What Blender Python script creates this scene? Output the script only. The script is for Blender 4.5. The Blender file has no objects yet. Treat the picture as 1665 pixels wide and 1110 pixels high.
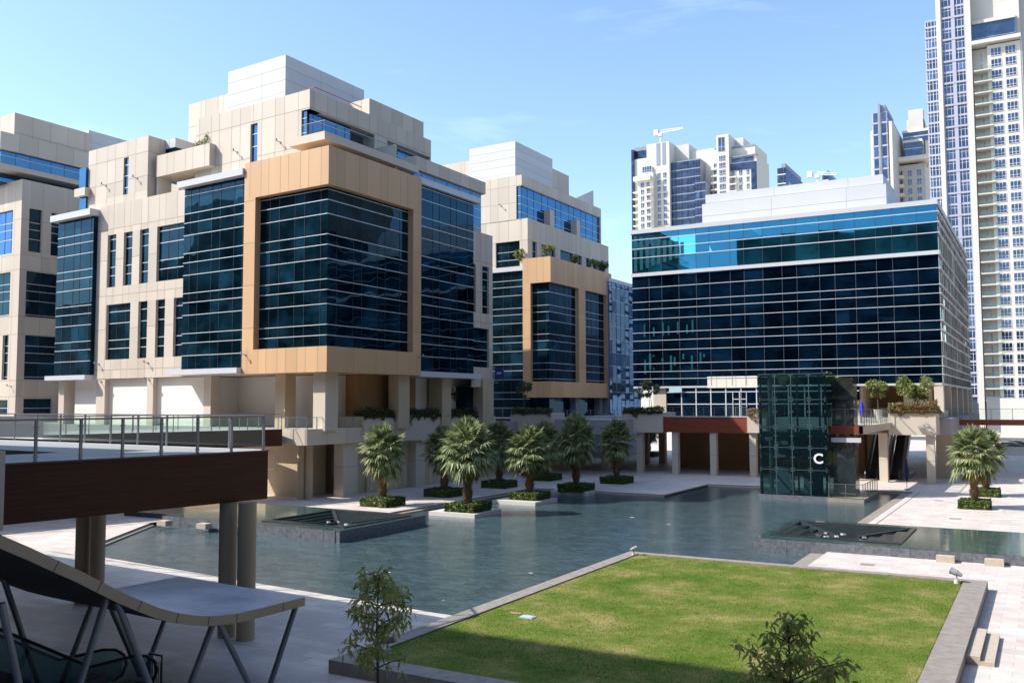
import bpy, bmesh, math, random
from mathutils import Vector, noise
random.seed(7)
R=random.Random(11)
rad=math.radians
sc=bpy.context.scene
C=bpy.data.collections.new("scene"); sc.collection.children.link(C)

# ------------------------------------------------------------------ camera and survey helpers
FPX=1500.; CX,CY=832.5,555.; PITCH=math.atan(100/FPX); ROLL=-0.003; CZ=8.5; YAW=rad(29.9787)
def basis():
    f=(-math.sin(YAW)*math.cos(PITCH),math.cos(YAW)*math.cos(PITCH),math.sin(PITCH))
    r=(math.cos(YAW),math.sin(YAW),0)
    u=(r[1]*f[2]-r[2]*f[1],r[2]*f[0]-r[0]*f[2],r[0]*f[1]-r[1]*f[0])
    c,s=math.cos(ROLL),math.sin(ROLL)
    return Vector(f),Vector([c*a+s*b for a,b in zip(r,u)]),Vector([-s*a+c*b for a,b in zip(r,u)])
BF,BR,BU=basis()
cam=bpy.data.cameras.new("camera"); camo=bpy.data.objects.new("camera",cam); C.objects.link(camo)
cam.sensor_width=36; cam.lens=FPX/1665*36; cam.clip_end=6000; cam.clip_start=.1
from mathutils import Matrix
m=Matrix((BR,BU,-BF)).transposed().to_4x4(); m.translation=(0,0,CZ); camo.matrix_world=m
sc.camera=camo
def ray(px,py): return BF+BR*((px-CX)/FPX)-BU*((py-CY)/FPX)
def G(px,py,z=0.):
    d=ray(px,py); t=(z-CZ)/d.z; return (d.x*t,d.y*t)
class Frame:
    def __init__(s,P,deg):
        s.P=P; s.U=(math.cos(rad(deg)),-math.sin(rad(deg)))
    def __call__(s,u,v,z): return (s.P[0]+u*s.U[0],s.P[1]+u*s.U[1]+v,z)
    def uv(s,x,y):
        u=(x-s.P[0])/s.U[0]; return u,y-s.P[1]-u*s.U[1]
    def fx(s,px,py,v):      # (u,z) seen at a sight line on the plane v
        d=ray(px,py); a=s.P[1]+v; # line: y = a + k*Uy , x = Px + k*Ux
        k=(d.y/d.x*s.P[0]-a)/(s.U[1]-d.y/d.x*s.U[0]) if abs(d.x)>1e-9 else (-s.P[0])/s.U[0]
        x=s.P[0]+k*s.U[0]; y=a+k*s.U[1]; t=y/d.y
        return k,CZ+d.z*t
    def fy(s,px,py,u):      # (v,z) on the plane u
        d=ray(px,py); x=s.P[0]+u*s.U[0]; t=x/d.x; return d.y*t-s.P[1]-u*s.U[1],CZ+d.z*t
FW=Frame((0,0),0)
def mpp(x,y): return (x*BF.x+y*BF.y)/FPX

# ------------------------------------------------------------------ mesh builder
class M:
    def __init__(s): s.v=[];s.f=[];s.mi=[]
    def face(s,pts,mi=0):
        n=len(s.v); s.v+=[tuple(p) for p in pts]; s.f.append(tuple(range(n,n+len(pts)))); s.mi.append(mi)
    def fbox(s,F,u0,u1,v0,v1,z0,z1,mi=0,top=None):
        if u1<u0:u0,u1=u1,u0
        if v1<v0:v0,v1=v1,v0
        if z1<z0:z0,z1=z1,z0
        n=len(s.v)
        for z in(z0,z1):
            for a,b in((u0,v0),(u1,v0),(u1,v1),(u0,v1)): s.v.append(F(a,b,z))
        for q in((3,2,1,0),(4,5,6,7),(0,1,5,4),(1,2,6,5),(2,3,7,6),(3,0,4,7)):
            s.f.append(tuple(n+i for i in q)); s.mi.append(mi)
        if top is not None: s.mi[-5]=top
    def box(s,x0,x1,y0,y1,z0,z1,mi=0,top=None): s.fbox(FW,x0,x1,y0,y1,z0,z1,mi,top)
    def prism(s,poly,z0,z1,mi=0,top=None):
        n=len(s.v);k=len(poly)
        for z in(z0,z1):
            for p in poly: s.v.append((p[0],p[1],z))
        s.f.append(tuple(n+i for i in reversed(range(k))));s.mi.append(mi)
        s.f.append(tuple(n+k+i for i in range(k)));s.mi.append(mi if top is None else top)
        for i in range(k):
            j=(i+1)%k; s.f.append((n+i,n+j,n+k+j,n+k+i)); s.mi.append(mi)
    def tube(s,p0,p1,r0,r1=None,n=8,mi=0,cap=True):
        r1=r0 if r1 is None else r1
        p0=Vector(p0);p1=Vector(p1);d=(p1-p0)
        if d.length<1e-6:return
        d.normalize(); a=d.orthogonal().normalized(); b=d.cross(a); k=len(s.v)
        for p,r in((p0,r0),(p1,r1)):
            for i in range(n):
                t=2*math.pi*i/n; s.v.append(tuple(p+a*(r*math.cos(t))+b*(r*math.sin(t))))
        for i in range(n):
            j=(i+1)%n; s.f.append((k+i,k+j,k+n+j,k+n+i)); s.mi.append(mi)
        if cap:
            s.f.append(tuple(k+i for i in reversed(range(n))));s.mi.append(mi)
            s.f.append(tuple(k+n+i for i in range(n)));s.mi.append(mi)
    def beam(s,p0,p1,w,h,mi=0):     # horizontal-ish bar with rectangular section (w across, h up)
        p0=Vector(p0);p1=Vector(p1);d=(p1-p0).normalized();a=d.cross(Vector((0,0,1))).normalized()*w/2;b=a.cross(d).normalized()*h/2
        n=len(s.v)
        for p in(p0,p1):
            for q in(-a-b,a-b,a+b,-a+b): s.v.append(tuple(p+q))
        for q in((0,1,2,3),(7,6,5,4),(0,4,5,1),(1,5,6,2),(2,6,7,3),(3,7,4,0)):
            s.f.append(tuple(n+i for i in q)); s.mi.append(mi)
    def build(s,name,mats,parent=None,smooth=False,**kw):
        if not isinstance(mats,(list,tuple)): mats=[mats]
        me=bpy.data.meshes.new(name); o=bpy.data.objects.new(name,me)
        root=parent
        off=Vector((0,0,0))
        while root is not None: off+=root.location; root=root.parent
        if parent is None and kw.get('org') is not None: off=Vector(kw['org']); o.location=off
        if parent is not None and kw.get('org') is not None:
            o.location=Vector(kw['org'])-off; off=Vector(kw['org'])
        me.from_pydata([(x-off.x,y-off.y,z-off.z) for x,y,z in s.v],[],s.f)
        for mt in mats: me.materials.append(mt)
        if len(mats)>1: me.polygons.foreach_set('material_index',s.mi)
        if smooth: me.polygons.foreach_set('use_smooth',[True]*len(s.f))
        me.update(); C.objects.link(o); o.parent=parent
        if kw.get('label'): o['label']=kw['label']
        return o
def tag(o,label=None,cat=None,group=None,kind=None):
    if label:o['label']=label
    if cat:o['category']=cat
    if group:o['group']=group
    if kind:o['kind']=kind
    return o
def thing(name,label,cat,loc=(0,0,0),group=None):
    o=bpy.data.objects.new(name,None); C.objects.link(o); o.location=loc; o.empty_display_size=.3
    return tag(o,label,cat,group)
def copy_tree(o,parent=None):
    c=o.copy(); C.objects.link(c); c.parent=parent
    for ch in [x for x in C.objects if x.parent==o]: copy_tree(ch,c)
    return c

# ------------------------------------------------------------------ materials
def newmat(name):
    mt=bpy.data.materials.new(name); mt.use_nodes=True; nt=mt.node_tree
    return mt,nt,nt.nodes['Principled BSDF'],nt.nodes,nt.links
def setp(b,**k):
    for a,v in k.items():
        a=a.replace('_',' ')
        b.inputs[a].default_value=v if not (isinstance(v,tuple) and len(v)==3) else (*v,1)
def simple(name,col,rough=.6,var=.12,scale=1.5,metal=0.,bump=0.,bscale=30,spec=.5,streak=False,isl=0.):
    mt,nt,b,N,L=newmat(name)
    setp(b,Roughness=rough,Metallic=metal,Specular_IOR_Level=spec)
    tc=N.new('ShaderNodeNewGeometry'); mp=N.new('ShaderNodeMapping'); L.new(tc.outputs['Position'],mp.inputs['Vector'])
    if streak: mp.inputs['Scale'].default_value=(1,1,.12)
    n=N.new('ShaderNodeTexNoise'); n.inputs['Scale'].default_value=scale; n.inputs['Detail'].default_value=6; n.inputs['Roughness'].default_value=.65
    L.new(mp.outputs[0],n.inputs['Vector'])
    r=N.new('ShaderNodeMapRange'); r.inputs['From Min'].default_value=.3; r.inputs['From Max'].default_value=.7
    r.inputs['To Min'].default_value=1-var; r.inputs['To Max'].default_value=1+var; L.new(n.outputs['Fac'],r.inputs['Value'])
    vm=N.new('ShaderNodeVectorMath'); vm.operation='SCALE'; vm.inputs[0].default_value=col
    if isl:
        ri=N.new('ShaderNodeMapRange'); ri.inputs['To Min'].default_value=1-isl; ri.inputs['To Max'].default_value=1+isl; L.new(tc.outputs['Random Per Island'],ri.inputs['Value'])
        mu=N.new('ShaderNodeMath'); mu.operation='MULTIPLY'; L.new(r.outputs[0],mu.inputs[0]); L.new(ri.outputs[0],mu.inputs[1]); L.new(mu.outputs[0],vm.inputs['Scale'])
    else: L.new(r.outputs[0],vm.inputs['Scale'])
    L.new(vm.outputs[0],b.inputs['Base Color'])
    if bump:
        n2=N.new('ShaderNodeTexNoise'); n2.inputs['Scale'].default_value=bscale; L.new(tc.outputs['Position'],n2.inputs['Vector'])
        bp=N.new('ShaderNodeBump'); bp.inputs['Strength'].default_value=bump; bp.inputs['Distance'].default_value=.05
        L.new(n2.outputs['Fac'],bp.inputs['Height']); L.new(bp.outputs[0],b.inputs['Normal'])
    return mt
def glassmat(name,base,tint,ior=2.0,wav=.02,wscale=.25,rough=.015,var=1.0):
    """coated facade glass: dark body seen through a tinted mirror coat, gently warped panes"""
    mt,nt,b,N,L=newmat(name)
    geo=N.new('ShaderNodeNewGeometry')
    # darker and lighter rooms behind the panes
    mp=N.new('ShaderNodeMapping'); mp.inputs['Scale'].default_value=(.35,.35,.5); L.new(geo.outputs['Position'],mp.inputs['Vector'])
    wn=N.new('ShaderNodeTexNoise'); wn.inputs['Scale'].default_value=.9; wn.inputs['Detail'].default_value=3; L.new(mp.outputs[0],wn.inputs['Vector'])
    rmp=N.new('ShaderNodeMapRange'); rmp.inputs['From Min'].default_value=.4; rmp.inputs['From Max'].default_value=.7
    rmp.inputs['To Min'].default_value=.5; rmp.inputs['To Max'].default_value=.5+1.3*var; L.new(wn.outputs['Fac'],rmp.inputs['Value'])
    vm=N.new('ShaderNodeVectorMath'); vm.operation='SCALE'; vm.inputs[0].default_value=base
    cr=N.new('ShaderNodeValToRGB'); e=cr.color_ramp.elements; e[0].position=0; e[0].color=(.25,.25,.25,1); e[1].position=1; e[1].color=(1,1,1,1); x=e.new(.8); x.color=(.5,.5,.5,1); L.new(geo.outputs['Random Per Island'],cr.inputs[0])
    m3=N.new('ShaderNodeMath'); m3.operation='MULTIPLY'; m3.inputs[1].default_value=2.6; L.new(cr.outputs[0],m3.inputs[0]); m4=N.new('ShaderNodeMath'); m4.operation='MULTIPLY'; L.new(m3.outputs[0],m4.inputs[0]); L.new(rmp.outputs[0],m4.inputs[1]); L.new(m4.outputs[0],vm.inputs['Scale'])
    L.new(vm.outputs[0],b.inputs['Base Color']); setp(b,Roughness=.5,Specular_IOR_Level=0.)
    g=N.new('ShaderNodeBsdfGlossy'); g.inputs['Color'].default_value=(*tint,1); g.inputs['Roughness'].default_value=rough
    fr=N.new('ShaderNodeFresnel'); fr.inputs['IOR'].default_value=ior
    mx=N.new('ShaderNodeMixShader'); L.new(fr.outputs[0],mx.inputs[0]); L.new(b.outputs[0],mx.inputs[1]); L.new(g.outputs[0],mx.inputs[2])
    n2=N.new('ShaderNodeTexNoise'); n2.inputs['Scale'].default_value=wscale; n2.inputs['Detail'].default_value=2; L.new(geo.outputs['Position'],n2.inputs['Vector'])
    bp=N.new('ShaderNodeBump'); bp.inputs['Strength'].default_value=1; bp.inputs['Distance'].default_value=wav; L.new(n2.outputs['Fac'],bp.inputs['Height'])
    L.new(bp.outputs[0],g.inputs['Normal'])
    L.new(mx.outputs[0],N['Material Output'].inputs['Surface'])
    return mt
def leafmat(name,cols,trans=.25,scale=3.):
    mt,nt,b,N,L=newmat(name)
    geo=N.new('ShaderNodeNewGeometry'); n=N.new('ShaderNodeTexNoise'); n.inputs['Scale'].default_value=scale; n.inputs['Detail'].default_value=3
    L.new(geo.outputs['Position'],n.inputs['Vector'])
    ad=N.new('ShaderNodeMath'); ad.operation='MULTIPLY_ADD'; ad.inputs[1].default_value=.5; L.new(geo.outputs['Random Per Island'],ad.inputs[0]); L.new(n.outputs['Fac'],ad.inputs[2])
    cr=N.new('ShaderNodeValToRGB'); L.new(ad.outputs[0],cr.inputs['Fac'])
    el=cr.color_ramp.elements; el[0].position=.45; el[0].color=(*cols[0],1); el[1].position=1.; el[1].color=(*cols[-1],1)
    for i,c in enumerate(cols[1:-1]):
        e=el.new(.45+.55*(i+1)/(len(cols)-1)); e.color=(*c,1)
    L.new(cr.outputs[0],b.inputs['Base Color']); setp(b,Roughness=.45,Specular_IOR_Level=.4)
    t=N.new('ShaderNodeBsdfTranslucent'); L.new(cr.outputs[0],t.inputs['Color'])
    mx=N.new('ShaderNodeMixShader'); mx.inputs[0].default_value=trans; L.new(b.outputs[0],mx.inputs[1]); L.new(t.outputs[0],mx.inputs[2])
    L.new(mx.outputs[0],N['Material Output'].inputs['Surface'])
    return mt
def water(name,base,rough,b1,s1,sheen=1.33):
    mt,nt,b,N,L=newmat(name)
    geo=N.new('ShaderNodeNewGeometry')
    n=N.new('ShaderNodeTexNoise'); n.inputs['Scale'].default_value=.35; n.inputs['Detail'].default_value=5; L.new(geo.outputs['Position'],n.inputs['Vector'])
    br=N.new('ShaderNodeTexBrick'); br.inputs['Scale'].default_value=1; br.inputs['Brick Width'].default_value=.8; br.inputs['Row Height'].default_value=.4; br.inputs['Mortar Size'].default_value=.02
    br.inputs['Color1'].default_value=(*[c*1.25 for c in base],1); br.inputs['Color2'].default_value=(*[c*.75 for c in base],1); br.inputs['Mortar'].default_value=(*[c*1.5 for c in base],1)
    L.new(geo.outputs['Position'],br.inputs['Vector'])
    r=N.new('ShaderNodeMapRange'); r.inputs['From Min'].default_value=.3;r.inputs['From Max'].default_value=.7; r.inputs['To Min'].default_value=.55;r.inputs['To Max'].default_value=1.5
    nf=N.new('ShaderNodeTexNoise'); nf.inputs['Scale'].default_value=2.6; nf.inputs['Detail'].default_value=6; nf.inputs['Roughness'].default_value=.8  # fine light and dark of the ripples painted into the base colour
    mf=N.new('ShaderNodeMapping'); mf.inputs['Rotation'].default_value=(0,0,.5); mf.inputs['Scale'].default_value=(1,2.6,1); L.new(geo.outputs['Position'],mf.inputs['Vector']); L.new(mf.outputs[0],nf.inputs['Vector'])
    av=N.new('ShaderNodeMath'); av.operation='MULTIPLY_ADD'; av.inputs[1].default_value=.9; sb=N.new('ShaderNodeMath'); sb.operation='SUBTRACT'; sb.inputs[1].default_value=.5; L.new(nf.outputs['Fac'],sb.inputs[0]); L.new(sb.outputs[0],av.inputs[0]); lo=N.new('ShaderNodeMapRange'); lo.inputs['To Min'].default_value=.38; lo.inputs['To Max'].default_value=.62; L.new(n.outputs['Fac'],lo.inputs['Value']); L.new(lo.outputs[0],av.inputs[2]); L.new(av.outputs[0],r.inputs['Value'])
    vm=N.new('ShaderNodeVectorMath'); vm.operation='SCALE'; L.new(br.outputs['Color'],vm.inputs[0]); L.new(r.outputs[0],vm.inputs['Scale']); L.new(vm.outputs[0],b.inputs['Base Color'])
    setp(b,Roughness=rough,IOR=sheen,Specular_IOR_Level=.5)
    n1=N.new('ShaderNodeTexNoise'); n1.inputs['Scale'].default_value=s1; n1.inputs['Detail'].default_value=4; n1.inputs['Roughness'].default_value=.65
    mp=N.new('ShaderNodeMapping'); mp.inputs['Rotation'].default_value=(0,0,.5); mp.inputs['Scale'].default_value=(1,2.2,1); L.new(geo.outputs['Position'],mp.inputs['Vector']); L.new(mp.outputs[0],n1.inputs['Vector'])
    bp=N.new('ShaderNodeBump'); bp.inputs['Strength'].default_value=1; bp.inputs['Distance'].default_value=b1; L.new(n1.outputs['Fac'],bp.inputs['Height']); L.new(bp.outputs[0],b.inputs['Normal'])
    return mt
MT={}
MT['beige']=simple('beige_cladding',(.54,.465,.38),.55,.045,.35,streak=True,isl=.09)
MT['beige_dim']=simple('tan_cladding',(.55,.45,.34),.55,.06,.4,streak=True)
MT['tan']=simple('warm_tan_render',(.50,.40,.27),.7,.08,.5)
MT['cream']=simple('cream_render',(.74,.69,.60),.7,.05,.3,streak=True)
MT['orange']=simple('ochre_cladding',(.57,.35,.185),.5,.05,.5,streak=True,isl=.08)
MT['joint']=simple('joint_shadow_gap',(.27,.21,.155),.8,.05)
MT['white']=simple('white_metal_panel',(.53,.53,.54),.45,.03,.3,isl=.04)
MT['wjoint']=simple('panel_joint',(.25,.26,.29),.6,.05)
MT['grey']=simple('light_grey_metal',(.52,.54,.57),.4,.04,.5)
MT['bar']=simple('aluminium_bar',(.62,.65,.70),.35,.04,1,metal=.2)
MT['mull']=simple('dark_mullion',(.035,.05,.065),.4,.05)
MT['steel']=simple('brushed_steel',(.26,.27,.29),.35,.08,3,metal=.6)
MT['darksteel']=simple('dark_steel',(.09,.09,.10),.35,.1,3,metal=.5)
MT['rubber']=simple('black_rubber',(.012,.012,.012),.45,.1)
MT['column']=simple('column_render',(.50,.38,.25),.75,.08,1.2,streak=True)
MT['teal_strip']=simple('teal_strip_on_glass',(.006,.075,.09),.3,.3,1)
MT['rear_block']=simple('dark_cladding',(.14,.12,.10),.7,.2,.2)
MT['white_wall']=simple('white_plaster',(.74,.71,.655),.8,.03,.5)
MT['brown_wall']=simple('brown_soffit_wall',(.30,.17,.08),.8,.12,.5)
MT['soffit']=simple('soffit_panel',(.50,.44,.34),.7,.04)
MT['red_iron']=simple('red_oxide_steel',(.30,.06,.04),.6,.15,3)
MT['pot']=simple('pale_stone_pot',(.6,.56,.5),.8,.1,6)
MT['glass']=glassmat('blue_black_glass',(.0020,.010,.017),(.26,.50,.72),1.5,.030,.22,var=1.6)
MT['glass_r']=glassmat('teal_black_glass',(.0020,.010,.018),(.26,.50,.75),1.55,.05,.18,var=1.6)
MT['glass_sky']=glassmat('blue_sky_glass',(.004,.03,.08),(.25,.55,.95),2.8,.05,.2)
MT['glass_top']=glassmat('sky_coated_glass',(.002,.02,.030),(.11,.50,.85),3.1,.03,.08)
MT['glass_E']=glassmat('blue_mirror_glass',(.003,.02,.05),(.20,.42,.85),4.5,.02,.2,var=.3)
MT['glass_C']=glassmat('teal_coated_glass',(.0012,.006,.014),(.10,.32,.75),1.9,.03,.10)
MT['glass_Cs']=glassmat('silver_coated_glass',(.02,.025,.03),(.72,.70,.66),4.,.03,.15)
MT['glass_T']=glassmat('tower_glass',(.022,.038,.075),(.42,.53,.76),2.3,.01,.2)
MT['glass_T2']=glassmat('tower_blue_glass',(.022,.034,.072),(.36,.45,.66),1.8,.01,.2)
MT['tower']=simple('tower_render',(.54,.52,.485),.8,.06,.1,streak=True)
MT['cmull']=simple('grey_mullion',(.09,.10,.13),.4,.05)
MT['wood_shaded']=None
MT['lilac']=simple('lilac_frame',(.36,.36,.45),.6,.04,.3)
MT['dark_panel']=simple('slate_panel',(.20,.23,.30),.6,.05,.3)
MT['hedge']=leafmat('clipped_hedge_leaves',[(.02,.042,.01),(.075,.12,.022),(.15,.19,.045)],.2,9)
MT['palm']=leafmat('fan_palm_leaf',[(.06,.095,.03),(.21,.26,.10),(.43,.45,.25)],.3,2.2)
MT['palm_dry']=leafmat('drying_palm_leaf',[(.07,.09,.015),(.20,.17,.04),(.30,.19,.06)],.25,2.5)
MT['tree']=leafmat('drooping_tree_leaf',[(.12,.18,.04),(.32,.38,.10),(.50,.38,.14)],.5,5)
MT['tree_lime']=leafmat('light_green_leaf',[(.06,.085,.02),(.17,.21,.05),(.42,.44,.15)],.35,5)
MT['tree_dark']=leafmat('dark_green_leaf',[(.012,.028,.008),(.035,.06,.015),(.07,.10,.03)],.2,5)
MT['creeper']=leafmat('trailing_creeper_leaf',[(.02,.04,.015),(.06,.08,.02),(.12,.12,.04)],.2,4)
MT['bougain']=leafmat('bougainvillea',[(.10,.14,.03),(.22,.24,.06),(.45,.10,.16)],.3,3)
MT['trunk']=simple('palm_trunk_bark',(.25,.155,.09),.9,.35,6,bump=.8,bscale=9)
MT['bark']=simple('thin_bark',(.10,.075,.055),.9,.25,8,bump=.4,bscale=40)
MT['slate']=simple('split_slate',(.13,.14,.165),.35,.4,4,bump=.6,bscale=14)
MT['slate_dark']=simple('black_granite',(.040,.046,.052),.18,.25,3)
MT['kerb']=simple('granite_kerb',(.27,.235,.205),.6,.22,3,bump=.2,bscale=25)
MT['pool_edge']=simple('pool_edge_stone',(.30,.26,.21),.45,.12,2)
MT['block']=simple('sandstone_block',(.45,.38,.31),.8,.12,5)
MT['island']=simple('pale_island_stone',(.58,.55,.51),.6,.05,2)
MT['asphalt']=simple('asphalt',(.09,.09,.095),.9,.15,3)
MT['sand']=simple('sandy_ground',(.55,.48,.38),.9,.1,.1)
MT['white_steel']=simple('white_crane_steel',(.60,.60,.60),.5,.05)
MT['blue']=simple('blue_canvas',(.008,.02,.42),.6,.1,2)
MT['navy']=simple('navy_canvas',(.012,.014,.06),.6,.1,2)
MT['sign_blue']=simple('blue_sign',(.01,.03,.25),.3,.02)
MT['sign_grey']=simple('sign_grey',(.5,.52,.55),.5,.02)
MT['letter']=simple('white_letter',(.8,.8,.8),.4,.01)
MT['magenta']=simple('magenta_board',(.35,.01,.08),.5,.05)
MT['car_dark']=simple('dark_car_paint',(.02,.025,.04),.15,.05)
MT['car_white']=simple('white_car_paint',(.7,.7,.7),.15,.03)
MT['tyre']=simple('tyre',(.015,.015,.015),.7,.1)
MT['fixture']=simple('grey_lamp_housing',(.28,.30,.33),.4,.1)
MT['box_blue']=simple('pale_blue_cover',(.40,.55,.60),.5,.05)
MT['dry']=simple('dry_earth',(.28,.20,.12),.9,.2,9)
MT['canopy_top']=simple('weathered_zinc',(.42,.46,.52),.4,.34,.45)
MT['canopy_side']=simple('canopy_fascia',(.50,.38,.25),.55,.06,1)
MT['deck']=simple('deck_stone',(.33,.31,.32),.8,.08,1)
def clear(name,tint,refl=1.45,milk=0.,mc=(.5,.6,.56)):
    mt,nt,b,N,L=newmat(name)
    tr=N.new('ShaderNodeBsdfTransparent'); tr.inputs['Color'].default_value=(*tint,1)
    g=N.new('ShaderNodeBsdfGlossy'); g.inputs['Roughness'].default_value=.02; g.inputs['Color'].default_value=(.9,.95,1,1)
    fr=N.new('ShaderNodeFresnel'); fr.inputs['IOR'].default_value=refl
    mx=N.new('ShaderNodeMixShader'); L.new(fr.outputs[0],mx.inputs[0]); L.new(tr.outputs[0],mx.inputs[1]); L.new(g.outputs[0],mx.inputs[2])
    setp(b,Roughness=.4,Specular_IOR_Level=0.); b.inputs['Base Color'].default_value=(*mc,1)
    m2=N.new('ShaderNodeMixShader'); m2.inputs[0].default_value=milk; L.new(mx.outputs[0],m2.inputs[1]); L.new(b.outputs[0],m2.inputs[2])
    L.new(m2.outputs[0],N['Material Output'].inputs['Surface']); return mt
MT['rail_glass']=clear('balustrade_glass',(.90,.97,.94),1.15,.03)
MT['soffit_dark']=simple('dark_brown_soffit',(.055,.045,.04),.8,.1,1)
MT['well_water']=water('shallow_water_on_black_steps',(.016,.030,.033),.08,.004,3.0)
MT['lift_frame']=simple('teal_painted_steel',(.045,.085,.09),.4,.08,2)
MT['lift_glass']=clear('lift_green_glass',(.30,.45,.46),1.5,.12,(.015,.045,.055))
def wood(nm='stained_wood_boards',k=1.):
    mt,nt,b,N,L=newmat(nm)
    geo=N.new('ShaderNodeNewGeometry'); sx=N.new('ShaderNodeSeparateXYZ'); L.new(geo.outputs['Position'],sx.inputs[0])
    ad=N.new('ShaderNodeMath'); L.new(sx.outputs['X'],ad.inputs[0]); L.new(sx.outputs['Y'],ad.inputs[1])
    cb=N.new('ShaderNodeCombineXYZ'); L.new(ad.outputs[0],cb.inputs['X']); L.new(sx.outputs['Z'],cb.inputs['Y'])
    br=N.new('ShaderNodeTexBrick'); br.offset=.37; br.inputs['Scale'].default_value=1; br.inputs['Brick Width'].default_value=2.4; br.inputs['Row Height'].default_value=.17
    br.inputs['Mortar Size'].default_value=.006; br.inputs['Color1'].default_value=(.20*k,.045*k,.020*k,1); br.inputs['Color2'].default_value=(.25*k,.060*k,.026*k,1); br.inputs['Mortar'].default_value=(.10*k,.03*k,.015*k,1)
    L.new(cb.outputs[0],br.inputs['Vector'])
    n=N.new('ShaderNodeTexNoise'); n.inputs['Scale'].default_value=3; n.inputs['Detail'].default_value=6
    mp=N.new('ShaderNodeMapping'); mp.inputs['Scale'].default_value=(.25,6,1); L.new(cb.outputs[0],mp.inputs['Vector']); L.new(mp.outputs[0],n.inputs['Vector'])
    mx=N.new('ShaderNodeMix'); mx.data_type='RGBA'; mx.blend_type='MULTIPLY'; mx.inputs[0].default_value=.8
    cr=N.new('ShaderNodeMapRange'); cr.inputs['To Min'].default_value=.4; cr.inputs['To Max'].default_value=1.5; L.new(n.outputs['Fac'],cr.inputs['Value'])
    L.new(br.outputs['Color'],mx.inputs[6]); L.new(cr.outputs[0],mx.inputs[7]); L.new(mx.outputs[2],b.inputs['Base Color'])
    setp(b,Roughness=.45,Specular_IOR_Level=.3); return mt
MT['wood']=wood(); MT['wood_shaded']=wood('shade_toned_wood_boards',.32)  # second wood is a copy with the shade on it darkened into its colour
def paving():
    mt,nt,b,N,L=newmat('stone_paving')
    geo=N.new('ShaderNodeNewGeometry')
    br=N.new('ShaderNodeTexBrick'); br.offset=.5; br.inputs['Scale'].default_value=1; br.inputs['Brick Width'].default_value=1.2; br.inputs['Row Height'].default_value=.6
    br.inputs['Mortar Size'].default_value=.008; br.inputs['Color1'].default_value=(.67,.585,.53,1); br.inputs['Color2'].default_value=(.54,.46,.425,1); br.inputs['Mortar'].default_value=(.40,.34,.30,1)
    L.new(geo.outputs['Position'],br.inputs['Vector'])
    n=N.new('ShaderNodeTexNoise'); n.inputs['Scale'].default_value=.8; n.inputs['Detail'].default_value=8; n.inputs['Roughness'].default_value=.7; L.new(geo.outputs['Position'],n.inputs['Vector'])
    r=N.new('ShaderNodeMapRange'); r.inputs['From Min'].default_value=.3;r.inputs['From Max'].default_value=.7; r.inputs['To Min'].default_value=.86;r.inputs['To Max'].default_value=1.1; L.new(n.outputs['Fac'],r.inputs['Value'])
    n3=N.new('ShaderNodeTexNoise'); n3.inputs['Scale'].default_value=.12; n3.inputs['Detail'].default_value=4; L.new(geo.outputs['Position'],n3.inputs['Vector'])
    r3=N.new('ShaderNodeMapRange'); r3.inputs['From Min'].default_value=.35;r3.inputs['From Max'].default_value=.65; r3.inputs['To Min'].default_value=.93;r3.inputs['To Max'].default_value=1.05; L.new(n3.outputs['Fac'],r3.inputs['Value'])
    mm=N.new('ShaderNodeMath'); mm.operation='MULTIPLY'; L.new(r.outputs[0],mm.inputs[0]); L.new(r3.outputs[0],mm.inputs[1])
    vm=N.new('ShaderNodeVectorMath'); vm.operation='SCALE'; L.new(br.outputs['Color'],vm.inputs[0]); L.new(mm.outputs[0],vm.inputs['Scale'])
    L.new(vm.outputs[0],b.inputs['Base Color']); setp(b,Roughness=.55,Specular_IOR_Level=.35); return mt
MT['paving']=paving()
MT['water']=water('rippled_pool_water',(.048,.080,.092),.05,.011,7.0)
MT['water_calm']=water('calm_basin_water',(.040,.075,.072),.05,.003,2.0)
def grass():
    mt,nt,b,N,L=newmat('lawn_grass')
    geo=N.new('ShaderNodeNewGeometry')
    n=N.new('ShaderNodeTexNoise'); n.inputs['Scale'].default_value=.45; n.inputs['Detail'].default_value=8; n.inputs['Roughness'].default_value=.72; L.new(geo.outputs['Position'],n.inputs['Vector'])
    n2=N.new('ShaderNodeTexNoise'); n2.inputs['Scale'].default_value=14; n2.inputs['Detail'].default_value=4; L.new(geo.outputs['Position'],n2.inputs['Vector'])
    ad=N.new('ShaderNodeMath'); ad.operation='MULTIPLY_ADD'; ad.inputs[1].default_value=.35; L.new(n2.outputs['Fac'],ad.inputs[0]); L.new(n.outputs['Fac'],ad.inputs[2])
    cr=N.new('ShaderNodeValToRGB'); L.new(ad.outputs[0],cr.inputs[0]); e=cr.color_ramp.elements
    e[0].position=.5; e[0].color=(.062,.112,.013,1); e[1].position=.84; e[1].color=(.27,.23,.09,1)
    x=e.new(.64); x.color=(.105,.150,.022,1); x=e.new(.74); x.color=(.165,.175,.045,1)
    L.new(cr.outputs[0],b.inputs['Base Color']); setp(b,Roughness=.9,Specular_IOR_Level=.1); return mt
MT['grass']=grass()
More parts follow.
